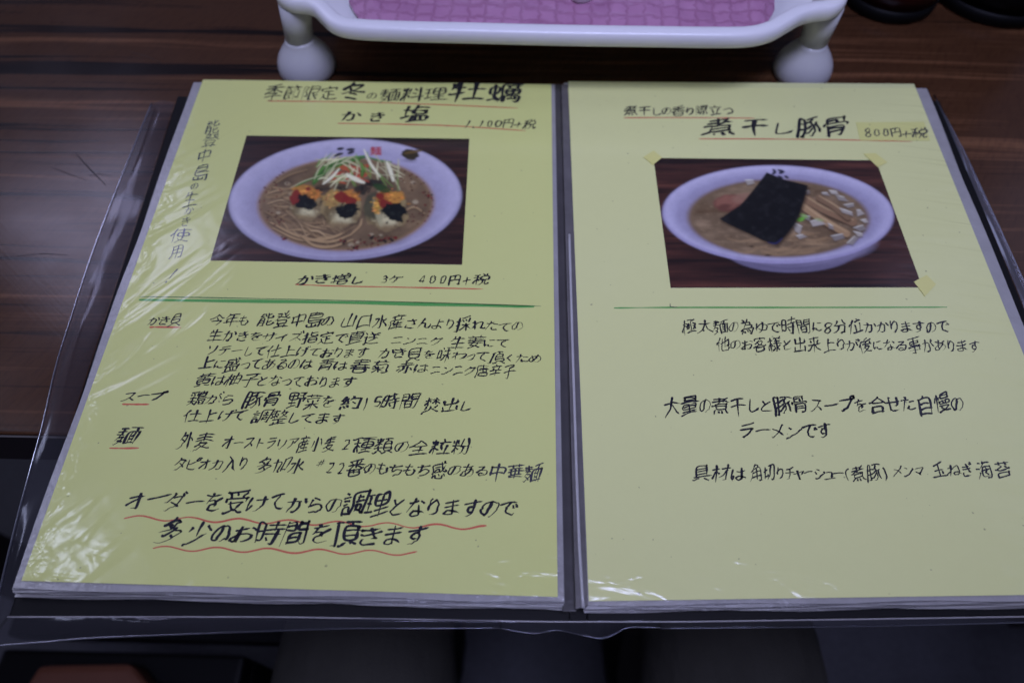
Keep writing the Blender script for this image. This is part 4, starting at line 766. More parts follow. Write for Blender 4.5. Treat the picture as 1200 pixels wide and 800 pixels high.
# ------------------------------------------------------------------ photo prints on the sheets
E_ = np.array([0.57, 0.57, 0.97])
def dye(*c): return np.clip(np.array(srgb(*[255 * 0.97 * (v / 255) ** 1.35 for v in c])[:3]) / E_, 0, 1)
class Paint:
    """paints the dyes of one photo print; X, Y are the print's own picture coordinates"""
    def __init__(s, X, Y): s.X, s.Y = X, Y; s.C = np.zeros(X.shape + (3,)); s.r = np.random.default_rng(5)
    def noise(s, sx, sy, seed=0):
        r = np.random.default_rng(seed); out = 0
        for o in range(3):
            fx, fy = sx / 2 ** o, sy / 2 ** o; g = r.random((64, 64))
            a, b = s.X / fx % 63, s.Y / fy % 63; i, j = np.floor(b).astype(int), np.floor(a).astype(int); u, v = a - j, b - i
            u, v = u * u * (3 - 2 * u), v * v * (3 - 2 * v)
            out = out + (g[i, j] * (1 - u) * (1 - v) + g[i, j + 1] * u * (1 - v) + g[i + 1, j] * (1 - u) * v + g[i + 1, j + 1] * u * v) / 2 ** o
        return out / 1.75
    def put(s, m, col):
        m = np.clip(m, 0, 1)[..., None]; s.C = s.C * (1 - m) + m * (dye(*col) if isinstance(col, tuple) else col)
    def ell(s, cx, cy, rx, ry, col, rot=0, soft=6, op=1.0, lump=0, seed=0):
        c, n = math.cos(rot), math.sin(rot); dx, dy = s.X - cx, s.Y - cy; a, b = c * dx + n * dy, -n * dx + c * dy
        d = np.sqrt((a / rx) ** 2 + (b / ry) ** 2)
        if lump: d = d + lump * (s.noise(rx * 0.5, ry * 0.5, seed) - 0.5)
        m = np.clip((1 - d) * min(rx, ry) / soft + 0.5, 0, 1) * op; s.put(m, col); return m
    def stroke(s, pts, wd, col, op=1.0, soft=3, taper=True):
        P = catmull(pts, 8); d = np.full(s.X.shape, 1e9); n = len(P) - 1
        x0, x1, y0, y1 = P[:, 0].min() - wd - 8, P[:, 0].max() + wd + 8, P[:, 1].min() - wd - 8, P[:, 1].max() + wd + 8
        k = (s.X > x0) & (s.X < x1) & (s.Y > y0) & (s.Y < y1)
        if not k.any(): return
        X, Y = s.X[k], s.Y[k]; dd = np.full(X.shape, 1e9)
        for i in range(n):
            a, b = P[i], P[i + 1]; v = b - a; t = np.clip(((X - a[0]) * v[0] + (Y - a[1]) * v[1]) / (v @ v + 1e-9), 0, 1)
            w_ = wd / 2 * (1 if not taper else (0.45 + 0.55 * math.sin(math.pi * (i + 0.5) / n)))
            dd = np.minimum(dd, np.hypot(X - a[0] - t * v[0], Y - a[1] - t * v[1]) - w_)
        m = np.zeros(s.X.shape); m[k] = np.clip(0.5 - dd / soft, 0, 1) * op; s.put(m, col)
    def poly(s, pts, col, soft=4, op=1.0):
        P = np.array(pts, float); ins = np.zeros(s.X.shape, bool); dist = np.full(s.X.shape, 1e9)
        for a, b in zip(P, np.roll(P, -1, 0)):
            v = b - a; t = np.clip(((s.X - a[0]) * v[0] + (s.Y - a[1]) * v[1]) / (v @ v + 1e-9), 0, 1)
            dist = np.minimum(dist, np.hypot(s.X - a[0] - t * v[0], s.Y - a[1] - t * v[1]))
            c = ((a[1] > s.Y) != (b[1] > s.Y)) & (s.X < (b[0] - a[0]) * (s.Y - a[1]) / (b[1] - a[1] + 1e-12) + a[0]); ins ^= c
        m = np.clip(0.5 + np.where(ins, dist, -dist) / soft, 0, 1) * op; s.put(m, col); return m
    def tint(s, m, f): s.C = np.clip(s.C * (1 + np.clip(m, 0, 1)[..., None] * (np.asarray(f) - 1)), 0, 1)
    def glyph(s, ch, x, y, w_, h_, wd, col, op=1.0):
        for q in GLYPHS[ch]: s.stroke([(x + p[0] * w_, y + (1 - p[1]) * h_) for p in q], wd, col, op, taper=False)
def table_bg(p, base, dark, light):
    n = 0.6 * p.noise(420, 16, 1) + 0.4 * p.noise(160, 5, 2)
    p.C[:] = dye(*base); p.put((0.47 - n) * 6, dark); p.put((n - 0.56) * 5, light)

def paint_oyster(p):
    r = p.r; table_bg(p, (66, 44, 46), (40, 27, 33), (92, 60, 56))
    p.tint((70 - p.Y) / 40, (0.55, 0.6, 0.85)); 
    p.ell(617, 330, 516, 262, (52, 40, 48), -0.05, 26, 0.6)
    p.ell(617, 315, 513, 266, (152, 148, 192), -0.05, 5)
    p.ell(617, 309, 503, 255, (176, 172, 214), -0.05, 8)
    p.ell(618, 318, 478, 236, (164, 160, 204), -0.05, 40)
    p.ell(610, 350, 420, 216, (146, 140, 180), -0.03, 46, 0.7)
    p.ell(620, 335, 388, 205, (150, 124, 104), -0.03, 14)
    p.ell(620, 334, 376, 196, (122, 103, 90), -0.03, 14)
    n = p.noise(90, 60, 7); inside = p.ell(620, 334, 372, 192, (122, 103, 90), -0.03, 30, 0.0)
    ins = np.clip((1 - np.sqrt(((p.X - 620) / 376) ** 2 + ((p.Y - 334) / 196) ** 2)) * 12, 0, 1)
    p.put(ins * (n - 0.5) * 2.2, (150, 128, 108)); p.put(ins * (0.45 - n) * 2.4, (92, 76, 66))
    for k in range(120):                                       # noodles
        if r.random() < 0.72: cx, cy = r.uniform(270, 560), r.uniform(330, 500)
        else: cx, cy = r.choice([r.uniform(270, 380), r.uniform(880, 950)]), r.uniform(200, 380)
        if ((cx - 620) / 350) ** 2 + ((cy - 334) / 172) ** 2 > 1: continue
        L, a = r.uniform(60, 170), r.uniform(-0.5, 0.9); b = r.uniform(-50, 50)
        pts = [(cx - L * math.cos(a) / 2, cy - L * math.sin(a) / 2), (cx + b * -math.sin(a) * .5, cy + b * math.cos(a) * .5), (cx + L * math.cos(a) / 2, cy + L * math.sin(a) / 2)]
        if max(((q[0] - 620) / 368) ** 2 + ((q[1] - 334) / 186) ** 2 for q in pts) > 1: continue
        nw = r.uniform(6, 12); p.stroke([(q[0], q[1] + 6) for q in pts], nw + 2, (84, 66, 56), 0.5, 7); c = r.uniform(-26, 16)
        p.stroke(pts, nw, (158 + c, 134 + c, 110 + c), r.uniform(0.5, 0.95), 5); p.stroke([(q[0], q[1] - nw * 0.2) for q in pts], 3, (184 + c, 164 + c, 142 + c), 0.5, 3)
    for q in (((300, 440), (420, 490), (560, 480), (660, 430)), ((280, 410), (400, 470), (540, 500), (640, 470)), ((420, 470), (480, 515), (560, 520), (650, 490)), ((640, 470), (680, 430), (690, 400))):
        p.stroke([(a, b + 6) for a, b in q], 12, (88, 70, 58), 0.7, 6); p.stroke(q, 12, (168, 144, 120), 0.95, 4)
    p.put(np.clip(1 - np.hypot((p.X - 780) / 130, (p.Y - 480) / 45), 0, 1) * 0.9, (104, 90, 76))
    for k in range(46):                                        # oil spots and glints on the broth
        a, f = r.uniform(0, 6.28), r.uniform(0.3, 0.97); x, y = 620 + 370 * f * math.cos(a), 334 + 190 * f * math.sin(a); q = r.uniform(3, 9)
        p.ell(x, y, q * 1.5, q, (150, 130, 108) if k % 3 else (188, 178, 168), 0, 4, 0.45)
    for (cx, cy, rx, ry, sd) in ((447, 330, 72, 72, 1), (600, 354, 80, 82, 2), (800, 366, 84, 80, 3)):   # oysters, half sunk in the broth
        p.ell(cx, cy + 10, rx + 10, ry + 2, (70, 56, 50), 0.1, 22, 0.8, 0.5, sd)
        p.ell(cx, cy, rx, ry, (150, 134, 106), 0.1, 12, 1, 0.6, sd)
        p.ell(cx + 8, cy + ry * 0.42, rx * 0.62, ry * 0.36, (190, 184, 168), 0.05, 22, 0.85, 0.7, sd + 9)
        p.ell(cx - rx * 0.55, cy + 6, rx * 0.35, ry * 0.6, (104, 90, 70), 0.3, 18, 0.7, 0.6, sd + 20)
        p.ell(cx + rx * 0.6, cy + 20, rx * 0.25, ry * 0.5, (118, 100, 78), -0.3, 18, 0.7, 0.6, sd + 25)
        for k in range(16):
            u, f = r.uniform(0, 6.28), r.uniform(0.5, 0.95); x, y = cx + rx * f * math.cos(u), cy + ry * f * math.sin(u)
            p.stroke([(x, y), (x + r.uniform(-14, 14), y + r.uniform(4, 12)), (x + r.uniform(-20, 20), y + r.uniform(8, 22))], r.uniform(3, 6), (92, 76, 60) if k % 2 else (178, 168, 146), 0.6, 4)
        p.ell(cx, cy + ry * 1.0, rx * 0.8, ry * 0.22, (128, 108, 92), 0, 24, 0.65, 0.5, sd + 31)
    p.ell(735, 345, 34, 60, (84, 84, 74), 0.2, 14, 0.9, 0.7, 8); p.ell(760, 370, 13, 58, (168, 164, 148), -0.25, 8, 0.8, 0.3, 9)
    for (cx, cy, rx, ry, c, sd) in ((440, 276, 56, 24, (206, 152, 48), 11), (480, 296, 30, 22, (198, 140, 40), 12), (560, 308, 38, 34, (190, 160, 100), 13), (628, 300, 52, 26, (206, 146, 44), 14), (820, 305, 56, 28, (210, 156, 50), 15), (790, 298, 26, 22, (190, 130, 40), 16), (756, 345, 14, 30, (200, 160, 60), 17)):
        p.ell(cx, cy, rx, ry, tuple(v * 0.86 for v in c), 0.1, 7, 1, 0.9, sd)
        for k in range(26): p.ell(cx + r.normal(0, rx * 0.5), cy + r.normal(0, ry * 0.5), r.uniform(3, 9), r.uniform(2, 6), tuple(v * q for v, q in zip(c, r.uniform(0.7, 1.12) * np.array([1, r.uniform(0.85, 1.05), 1]))), 0, 4, 0.8)
    for (cx, cy, rx, ry, sd) in ((400, 305, 24, 36, 21), (600, 304, 30, 24, 22), (636, 318, 30, 20, 23), (792, 334, 30, 20, 24), (770, 300, 18, 14, 25), (455, 268, 12, 8, 26)):
        p.ell(cx, cy, rx, ry, (134, 36, 24), 0.2, 5, 0.95, 0.7, sd)
    for (cx, cy, rx, ry, sd) in ((445, 328, 44, 34, 31), (622, 359, 44, 31, 32), (838, 371, 50, 40, 33), (600, 262, 30, 14, 34), (690, 268, 34, 22, 35), (515, 262, 34, 14, 36), (745, 240, 40, 20, 37)):
        p.ell(cx, cy, rx, ry, (24, 30, 36), -0.1, 6, 1 if sd < 34 else 0.75, 1.1, sd)
        for k in range(14 if sd < 34 else 4): p.ell(cx + r.normal(0, rx * 0.42), cy + r.normal(0, ry * 0.42), r.uniform(4, 12), r.uniform(3, 8), (14, 18, 24) if k % 3 else (54, 60, 62), r.uniform(0, 3), 4, 0.7, 0.5, k)
    p.ell(780, 266, 40, 16, (48, 84, 48), 0.4, 6, 0.9, 0.5, 41)
    p.ell(560, 210, 130, 50, (110, 92, 72), -0.2, 30, 0.7, 0.5, 42)
    for k in range(34):                                        # shredded red pepper and leek
        x, y = r.uniform(545, 690), r.uniform(160, 240); a = r.uniform(-0.9, 0.4); L = r.uniform(30, 70)
        p.stroke([(x, y), (x + L / 2, y + L * a / 2 - 5), (x + L, y + L * a)], 9, (168 + r.uniform(-20, 20), 82 + r.uniform(-20, 20), 52), 0.85)
    for q, wd in ((((478, 244), (496, 206), (540, 168), (600, 144), (700, 128)), 30), (((486, 240), (530, 196), (600, 158), (680, 140)), 16), (((690, 215), (694, 185), (690, 160)), 20), (((720, 130), (770, 145), (820, 150)), 10), (((400, 258), (440, 236), (500, 214)), 9)):
        p.stroke(q, wd, (62, 112, 52), 0.9, 5); p.stroke([(a, b - wd * 0.2) for a, b in q], wd * 0.3, (112, 158, 84), 0.7, 4)
    for k in range(62):
        x, y = r.uniform(500, 860), r.uniform(128, 240)
        if x > 780 and y < 150: continue
        a = r.uniform(0.3, 1.6) if x > 640 else r.uniform(-1.2, 0.3); L = r.uniform(40, 110); c = r.uniform(-22, 16)
        p.stroke([(x - L / 2 * math.cos(a), y - L / 2 * math.sin(a)), (x + r.uniform(-6, 6), y + r.uniform(-8, 8)), (x + L / 2 * math.cos(a), y + L / 2 * math.sin(a))], r.uniform(4, 8), (192 + c, 190 + c, 172 + c) if k % 4 else (120, 156, 86), 0.85, 3)
    for q, wd in ((((625, 205), (660, 224), (700, 240)), 20), (((800, 150), (816, 190), (828, 232)), 18), (((590, 180), (560, 214), (520, 246)), 13), (((700, 96), (730, 160), (770, 214)), 12)): p.stroke(q, wd, (206, 204, 200), 0.95, 4)
    p.stroke([(378, 262), (440, 232), (520, 206)], 5, (178, 176, 160), 0.8); p.stroke([(760, 205), (830, 212), (880, 240)], 5, (178, 176, 160), 0.7)
    for k in range(115):                                       # chilli flakes
        a = r.choice([r.uniform(-0.9, 0.5), r.uniform(0.9, 1.6), r.uniform(2.6, 3.9)]); f = r.uniform(0.78, 1.0)
        x, y = 620 + 385 * f * math.cos(a), 334 + 205 * f * math.sin(a)
        p.ell(x, y, r.uniform(2.5, 5.5), r.uniform(2.5, 5), (88 + r.uniform(-20, 30), 34, 30), 0, 3, 0.85)
    for cx, cy in ((770, 498), (665, 522), (990, 300), (345, 484), (795, 492), (610, 500), (735, 478), (830, 488)):
        for k in range(4): p.ell(cx + r.uniform(-14, 14), cy + r.uniform(-8, 8), r.uniform(4, 9), r.uniform(3, 7), (120, 32, 28) if k % 2 else (44, 30, 34), 0, 3, 0.95)
    p.ell(902, 118, 38, 24, (70, 62, 46), 0.25, 6, 1, 0.6, 61); p.stroke([(880, 112), (920, 104), (952, 100)], 14, (112, 92, 52), 0.9); p.ell(895, 145, 30, 7, (128, 124, 158), 0.1, 8, 0.6)
    for q in (((584, 93), (608, 90)), ((626, 96), (656, 94)), ((570, 124), (590, 116), (606, 112)), ((630, 112), (654, 104))): p.stroke(q, 13, (30, 32, 46), 0.95, 4)
    p.glyph('麺', 726, 86, 52, 40, 5, (168, 40, 56), 0.9)

def paint_seaweed(p):
    r = p.r; table_bg(p, (80, 50, 50), (48, 31, 36), (110, 70, 66))
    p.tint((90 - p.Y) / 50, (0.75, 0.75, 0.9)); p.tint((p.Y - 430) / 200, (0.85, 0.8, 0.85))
    p.ell(560, 452, 330, 70, (30, 20, 26), 0.02, 60, 0.7)
    p.ell(592, 404, 262, 94, (116, 110, 152), 0.0, 6); p.ell(600, 380, 320, 92, (134, 128, 172), 0.0, 12, 0.8)
    for yy in (452, 468): p.stroke([(400, yy - 14), (590, yy + 16), (780, yy - 16)], 3, (100, 94, 134), 0.6)
    p.ell(539, 271, 452, 192, (158, 152, 204), 0.02, 5); p.ell(539, 266, 444, 183, (180, 176, 222), 0.02, 7)
    p.ell(540, 272, 424, 170, (160, 156, 204), 0.02, 26); p.ell(540, 282, 378, 158, (142, 136, 178), 0.02, 30, 0.8)
    p.ell(541, 286, 354, 152, (130, 110, 98), 0.02, 12); p.ell(541, 286, 342, 144, (122, 104, 92), 0.02, 14)
    ins = np.clip((1 - np.sqrt(((p.X - 541) / 348) ** 2 + ((p.Y - 286) / 148) ** 2)) * 12, 0, 1); n = p.noise(120, 26, 3); n2 = p.noise(14, 10, 4)
    p.put(ins * (n - 0.52) * 3, (152, 132, 120)); p.put(ins * (0.42 - n) * 3, (106, 84, 66)); p.put(ins * (n2 - 0.62) * 3, (146, 126, 112))
    for k in range(30):
        x, y = r.uniform(380, 760), r.uniform(350, 420)
        if ((x - 541) / 320) ** 2 + ((y - 286) / 138) ** 2 > 1: continue
        L = r.uniform(60, 150); p.stroke([(x - L / 2, y), (x, y + r.uniform(-14, 14)), (x + L / 2, y + r.uniform(-10, 4))], r.uniform(6, 12), (160, 136, 116), 0.5, 8)
    p.ell(350, 228, 62, 34, (116, 78, 74), -0.1, 8, 1, 0.3, 3); p.ell(345, 222, 54, 26, (146, 104, 98), -0.1, 10, 0.9, 0.3, 4); p.ell(405, 208, 44, 20, (150, 118, 112), -0.1, 10, 0.8); p.ell(330, 240, 26, 10, (96, 60, 58), -0.1, 8, 0.7)
    for q, wd, c in ((((646, 208), (720, 250), (832, 300)), 32, (142, 116, 100)), (((700, 205), (760, 240), (812, 280)), 26, (134, 110, 96)), (((636, 238), (710, 290), (808, 346)), 28, (162, 136, 116))):
        p.stroke([(a, b + 8) for a, b in q], wd, (78, 56, 44), 0.8, 8, False); p.stroke(q, wd, c, 1, 5, False); p.stroke([(a, b - wd * 0.25) for a, b in q], wd * 0.25, (186, 164, 142), 0.6, 6)
    for (x, y, rx, ry, ro) in ((612, 322, 28, 16, 0.7), (682, 306, 40, 14, -0.15), (648, 284, 26, 9, 0.4), (630, 356, 20, 8, 0), (770, 361, 30, 14, 0), (830, 374, 22, 12, -.5), (862, 326, 22, 11, 0), (806, 262, 26, 9, 0.4), (790, 210, 30, 9, 0.3), (815, 236, 24, 10, 0), (860, 262, 18, 12, 0), (654, 186, 11, 8, 0), (430, 146, 20, 9, 0), (855, 350, 20, 10, .3), (745, 318, 16, 7, .6), (880, 300, 14, 10, 0), (720, 190, 18, 7, .2), (760, 186, 20, 7, .2)):
        q = [(-1, -.5), (.5, -1), (1, .4), (-.3, 1)]; c_, s_ = math.cos(ro), math.sin(ro)
        q = [((a + r.normal(0, .22)) * rx, (b + r.normal(0, .22)) * ry) for a, b in q]; q = [(x + a * c_ - b * s_, y + a * s_ + b * c_) for a, b in q]
        dv = r.uniform(-22, 18); p.poly([(a, b + 6) for a, b in q], (84, 66, 56), 8, 0.6); p.poly(q, tuple(v + dv for v in (156, 150, 162)), 5, 0.9); p.stroke([q[0], q[1]], 4, (200, 198, 210), 0.8); continue
        p.ell(x, y + 5, rx, ry, (92, 72, 60), ro, 7, 0.6); p.ell(x, y, rx, ry, (162, 154, 164), ro, 5, 0.9, 0.5, int(x)); p.ell(x, y - 2, rx * 0.6, ry * 0.5, (196, 192, 206), ro, 6, 0.6)
    p.ell(628, 290, 16, 8, (112, 168, 62), -0.3, 4, 1); p.ell(640, 276, 18, 6, (132, 166, 92), 0.4, 4, 0.8); p.ell(700, 292, 18, 6, (150, 170, 130), 0.2, 5, 0.6)
    for q in (((520, 96), (530, 106)), ((540, 98), (562, 104)), ((518, 112), (528, 108)), ((544, 110), (560, 106)), ((540, 122), (556, 130)), ((566, 122), (578, 128))): p.stroke(q, 10, (26, 28, 66), 0.95, 4)
    nori = [(495, 107), (560, 134), (656, 158), (640, 215), (622, 270), (606, 305), (580, 342), (556, 368), (532, 389), (480, 372), (425, 345), (365, 318), (311, 289), (350, 262), (390, 236), (418, 205), (442, 176), (470, 140)]
    p.poly([(a + 6, b + 10) for a, b in nori], (60, 44, 36), 14, 0.8); m = p.poly(nori, (24, 24, 32), 4)
    k = p.noise(26, 18, 9); p.put(m * (1 - (p.X + p.Y - 400) / 360) * 0.5, (46, 46, 54)); p.put(m * (k - 0.52) * 2.4, (48, 48, 58)); p.put(m * (0.4 - k) * 2, (12, 12, 18))
    p.stroke([(500, 380), (530, 384), (556, 364)], 7, (52, 56, 118), 0.8); p.ell(436, 396, 8, 3, (50, 34, 30)); p.ell(500, 430, 9, 3, (60, 40, 34))
    for k in range(40):
        a, f = r.uniform(0, 6.28), r.uniform(0.2, 0.95); p.ell(541 + 340 * f * math.cos(a), 286 + 142 * f * math.sin(a) , r.uniform(1.5, 4), 2, (98, 70, 50), 0, 3, 0.5) if math.hypot((541 + 340 * f * math.cos(a) - 490) / 180, (286 + 142 * f * math.sin(a) - 250) / 140) > 1 else None

def photo_print(parent, corners, reg, scale, painter, nx, ny, label):
    P, Fc = quad_grid([at(*q, ZP + 0.0003) for q in corners], nx, ny)
    x, y = to_photo(P); X = ((x - reg[0]) * scale).reshape(ny, nx); Y = ((y - reg[1]) * scale).reshape(ny, nx)
    p = Paint(X, Y); painter(p)
    g1, g2 = p.noise(7, 6, 11), p.noise(30, 22, 12)             # blotch and grain of the cheap print
    p.C = np.clip(p.C * (1 + 0.13 * (g1 - 0.5) + 0.14 * (g2 - 0.5))[..., None], 0, 1)
    lum = p.C.mean(-1, keepdims=True); p.C = np.clip(lum + (p.C - lum) * 0.88, 0, 1)
    for _ in range(3):                                          # the print itself is a little soft
        q = np.pad(p.C, ((1, 1), (1, 1), (0, 0)), mode='edge')
        p.C = (q[:-2, 1:-1] + q[2:, 1:-1] + q[1:-1, :-2] + q[1:-1, 2:] + 2 * q[1:-1, 1:-1]) / 6

    n = len(P); o = slab('photo_print', P, Fc, nx, ny, 0.00024, PRINT, parent); o['label'] = label
    at_ = o.data.color_attributes.new('dye', 'FLOAT_COLOR', 'POINT')
    c = np.ones((2 * n, 4), np.float32); c[:n, :3] = p.C.reshape(-1, 3); c[n:, :3] = (0.7, 0.7, 0.72)
    at_.data.foreach_set('color', c.ravel()); return o
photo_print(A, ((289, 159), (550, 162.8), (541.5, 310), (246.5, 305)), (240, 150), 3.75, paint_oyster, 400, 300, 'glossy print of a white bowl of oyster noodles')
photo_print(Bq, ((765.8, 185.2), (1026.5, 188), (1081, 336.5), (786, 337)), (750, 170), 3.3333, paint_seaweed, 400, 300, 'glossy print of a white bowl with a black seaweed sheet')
for pts in (((754, 184), (766, 176.5), (776, 184.5), (765, 193.5)), ((1012, 180), (1026, 179.5), (1040, 190), (1029, 196)), ((1071, 330), (1086, 322), (1097, 333), (1084, 347))):
    pg, fg = quad_grid([at(*q, ZP + 0.00042) for q in pts], 4, 4); slab('tape_piece', pg, fg, 4, 4, 0.0001, TAPE, Bq)

# ------------------------------------------------------------------ white tray on legs
TZ = 0.056
rt_half = [(660, 47), (760, 48.5), (850, 49.5), (885, 48), (908, 42), (926, 32), (942, 23), (958, 19), (977, 16), (990, 7), (994, -6)]
lf_half = [(326, -18), (322, -7), (327, 2), (340, 8), (357, 10), (367, 14), (375, 22), (388, 33), (410, 39), (460, 42), (560, 44.5)]
outl = [at(x, y, TZ - 0.004)[:2] for x, y in lf_half + rt_half]
yb = 0.40
front = resample(catmull([(q[0], q[1], 0) for q in outl], 8), 150)[:, :2]
back = np.array([(front[-1][0], f) for f in np.linspace(front[-1][1] + 0.01, yb, 14)] + [(f, yb + 0.012) for f in np.linspace(front[-1][0] - 0.012, front[0][0] + 0.012, 24)] + [(front[0][0], f) for f in np.linspace(yb, front[0][1] + 0.01, 14)])
loop = np.vstack([front, back])
def inset(L, d):
    T = np.roll(L, -2, 0) - np.roll(L, 2, 0); T /= np.linalg.norm(T, axis=1)[:, None] + 1e-9
    N = np.stack([-T[:, 1], T[:, 0]], 1)
    for _ in range(6): N = (np.roll(N, 1, 0) + N + np.roll(N, -1, 0)); N /= np.linalg.norm(N, axis=1)[:, None]
    return L + N * d
tray = thing('white_tray', 'white plastic tray standing on round footed legs behind the menu', 'tray', (0, 0.29, 0))
prof = [(0.0034, -0.0085), (0.0012, -0.0088), (0.0002, -0.0075), (0.0, -0.0035), (0.0006, -0.0012), (0.0022, 0.0), (0.0070, 0.0002), (0.0086, -0.0008), (0.0096, -0.003), (0.0112, -0.013), (0.013, -0.0145)]
V, Fc = [], []; n = len(loop)
for d, z in prof:
    for q in inset(loop, d): V.append((q[0], q[1], TZ + z))
for i in range(len(prof) - 1):
    for k in range(n): Fc.append((i * n + k, i * n + (k + 1) % n, (i + 1) * n + (k + 1) % n, (i + 1) * n + k))
i0 = len(V)                                              # underside: skirt and bottom
for q in inset(loop, 0.012): V.append((q[0], q[1], TZ - 0.009))
for q in inset(loop, 0.0145): V.append((q[0], q[1], TZ - 0.017))
for k in range(n):
    Fc.append(((k + 1) % n, k, i0 + k, i0 + (k + 1) % n)); Fc.append((i0 + (k + 1) % n, i0 + k, i0 + n + k, i0 + n + (k + 1) % n))
m1, m2 = (len(prof) - 1) * n, i0 + n
Fc.append(tuple(m1 + k for k in range(n))); Fc.append(tuple(m2 + k for k in range(n))[::-1])
on(tray, mesh_obj('tray_body', V, Fc, WHITE_P, None, True))
def lean_rod(x, y, r0, r1, z0, z1, dx):
    V, Fc = lathe([(r0, z0), ((r0 + r1) / 2, (z0 + z1) / 2), (r1, z1)], x, y, 32)
    return [(v[0] + dx * (v[2] - z0) / (z1 - z0), v[1], v[2]) for v in V], Fc
for (px, py) in ((361.5, 83), (937.5, 87)):
    g = at(px, py, 0)
    for dy in (0, 0.19):
        x, y = g[0], g[1] + dy
        lg = mesh_obj('leg', *lean_rod(x, y, 0.0083, 0.0094, 0.0235, 0.0472, 0.003 if px < 600 else 0.0), WHITE_SHADED, None, True); on(tray, lg)
        ft = mesh_obj('foot', *lathe([(0.0156, 0.0002), (0.0170, 0.0010), (0.0177, 0.003), (0.0177, 0.006), (0.0170, 0.0092), (0.0157, 0.0122), (0.0138, 0.0152), (0.0119, 0.0178), (0.0102, 0.0200), (0.0090, 0.0220), (0.0084, 0.0240)], x, y, 40), WHITE_SHADED, None, True)
        ft.parent = lg

# pink cloth in the tray
w = NT('pink_crinkled_cloth'); br_ = w.n('ShaderNodeTexBrick', Scale=62.0); w.link(w.noise(w.coords(), 30, 2), w.t.nodes.new('NodeReroute').inputs[0])
mp = w.coords((1.0, 0.8, 1), (0, 0, 0.05)); dn = w.n('ShaderNodeVectorMath', operation='ADD'); w.link(mp, dn.inputs[0])
nv = w.n('ShaderNodeTexNoise', Scale=26.0, Detail=2.0); sc_ = w.n('ShaderNodeVectorMath', operation='SCALE'); w.link(nv.outputs['Color'], sc_.inputs[0]); sc_.inputs['Scale'].default_value = 0.005
w.link(sc_.outputs[0], dn.inputs[1]); w.link(dn.outputs[0], br_.inputs['Vector'])
br_.inputs['Color1'].default_value = (0.33, 0.14, 0.25, 1); br_.inputs['Color2'].default_value = (0.38, 0.17, 0.29, 1); br_.inputs['Mortar'].default_value = (0.25, 0.085, 0.17, 1)
br_.offset = 0.0; br_.inputs['Mortar Size'].default_value = 0.10; br_.inputs['Mortar Smooth'].default_value = 1.0; br_.inputs['Row Height'].default_value = 0.42; br_.inputs['Brick Width'].default_value = 0.62
n3 = w.noise(w.coords(), 50, 4)
w.set(Base_Color=w.mix(w.math('MULTIPLY', n3, 0.6), br_.outputs['Color'], (0.48, 0.25, 0.38, 1)), Roughness=0.55, Normal=w.bump(br_.outputs['Fac'], 0.35, -0.0012))
gx, gy = 160, 90; ins = inset(loop, 0.0125)
x0, x1, y0 = ins[:, 0].min() + 0.030, ins[:, 0].max() - 0.030, ins[:, 1].min() + 0.001
V = []
for j in range(gy):
    for i in range(gx):
        u, v = i / (gx - 1), j / (gy - 1)
        x = x0 + (x1 - x0) * u; y = y0 + 0.19 * v
        e = max(0.0, 1 - min(u, 1 - u) / 0.10); y += 0.028 * e ** 2 * (1 - v)
        z = TZ - 0.0118 + 0.006 * min(1, v * 6) + (0.0024 * math.sin(u * 19 + v * 7) + 0.0011 * math.sin(u * 96 + 2.2 * math.sin(v * 9 + u * 5)) + 0.0006 * math.sin(v * 90 + u * 9)) * min(1, v * 5) + 0.0022 * math.sin(u * 7 - v * 15 + 1) * min(1, v * 5) + 0.006 * e * min(1, v * 4)
        V.append((x, y, z))
Fc = [(j * gx + i, j * gx + i + 1, (j + 1) * gx + i + 1, (j + 1) * gx + i) for j in range(gy - 1) for i in range(gx - 1)]
cl = slab('pink_cloth', np.array(V), [f for f in Fc], gx, gy, 0.0006, w.m, None)
tag(cl, 'crinkled pink cloth lying inside the white tray', 'cloth')
c = at(683, -17, TZ - 0.001)
sp = mesh_obj('white_dish', *lathe([(0.006, TZ - 0.0085), (0.0072, TZ - 0.007), (0.0078, TZ - 0.003), (0.0074, TZ + 0.002), (0.006, TZ + 0.005), (0.003, TZ + 0.0065)], c[0], c[1], 32), WHITE_P, None, True)
tag(sp, 'small rounded white dish on the pink cloth at the top edge', 'dish')

# ------------------------------------------------------------------ the two jars at the far right
def jar(name, label, cat, px, py, r, h, body, base_m, lid_m):
    g = at(px, py, 0); x, y = g[0], g[1] + r
    t = thing(name, label, cat, (x, y, 0))
    on(t, mesh_obj('base', *lathe([(r * 0.90, 0.0), (r * 0.98, 0.001), (r, 0.004), (r, 0.009)], x, y), base_m, None, True))
    on(t, mesh_obj('body', *lathe([(r * 0.97, 0.0092), (r * 0.99, 0.02), (r, h * 0.5), (r * 0.98, h * 0.9), (r * 0.9, h)], x, y), body, None, True))
    on(t, mesh_obj('lid', *lathe([(r * 0.92, h + 0.0003), (r * 0.95, h + 0.003), (r * 0.95, h + 0.012), (r * 0.85, h + 0.016)], x, y), lid_m, None, True))
JB = mat_plain('black_lacquer', (0.004, 0.004, 0.004, 1), 0.5, 0.12)
JR = mat_plain('dark_red_lacquer', (0.035, 0.004, 0.003, 1), 0.3, 0.35)
jar('seasoning_jar', 'dark red seasoning jar with black base right of the tray', 'jar', 1052, 31, 0.032, 0.075, JR, JB, JB)
jar('seasoning_jar', 'wide all black jar at the top right corner', 'jar', 1186, 36, 0.044, 0.09, JB, JB, JB)

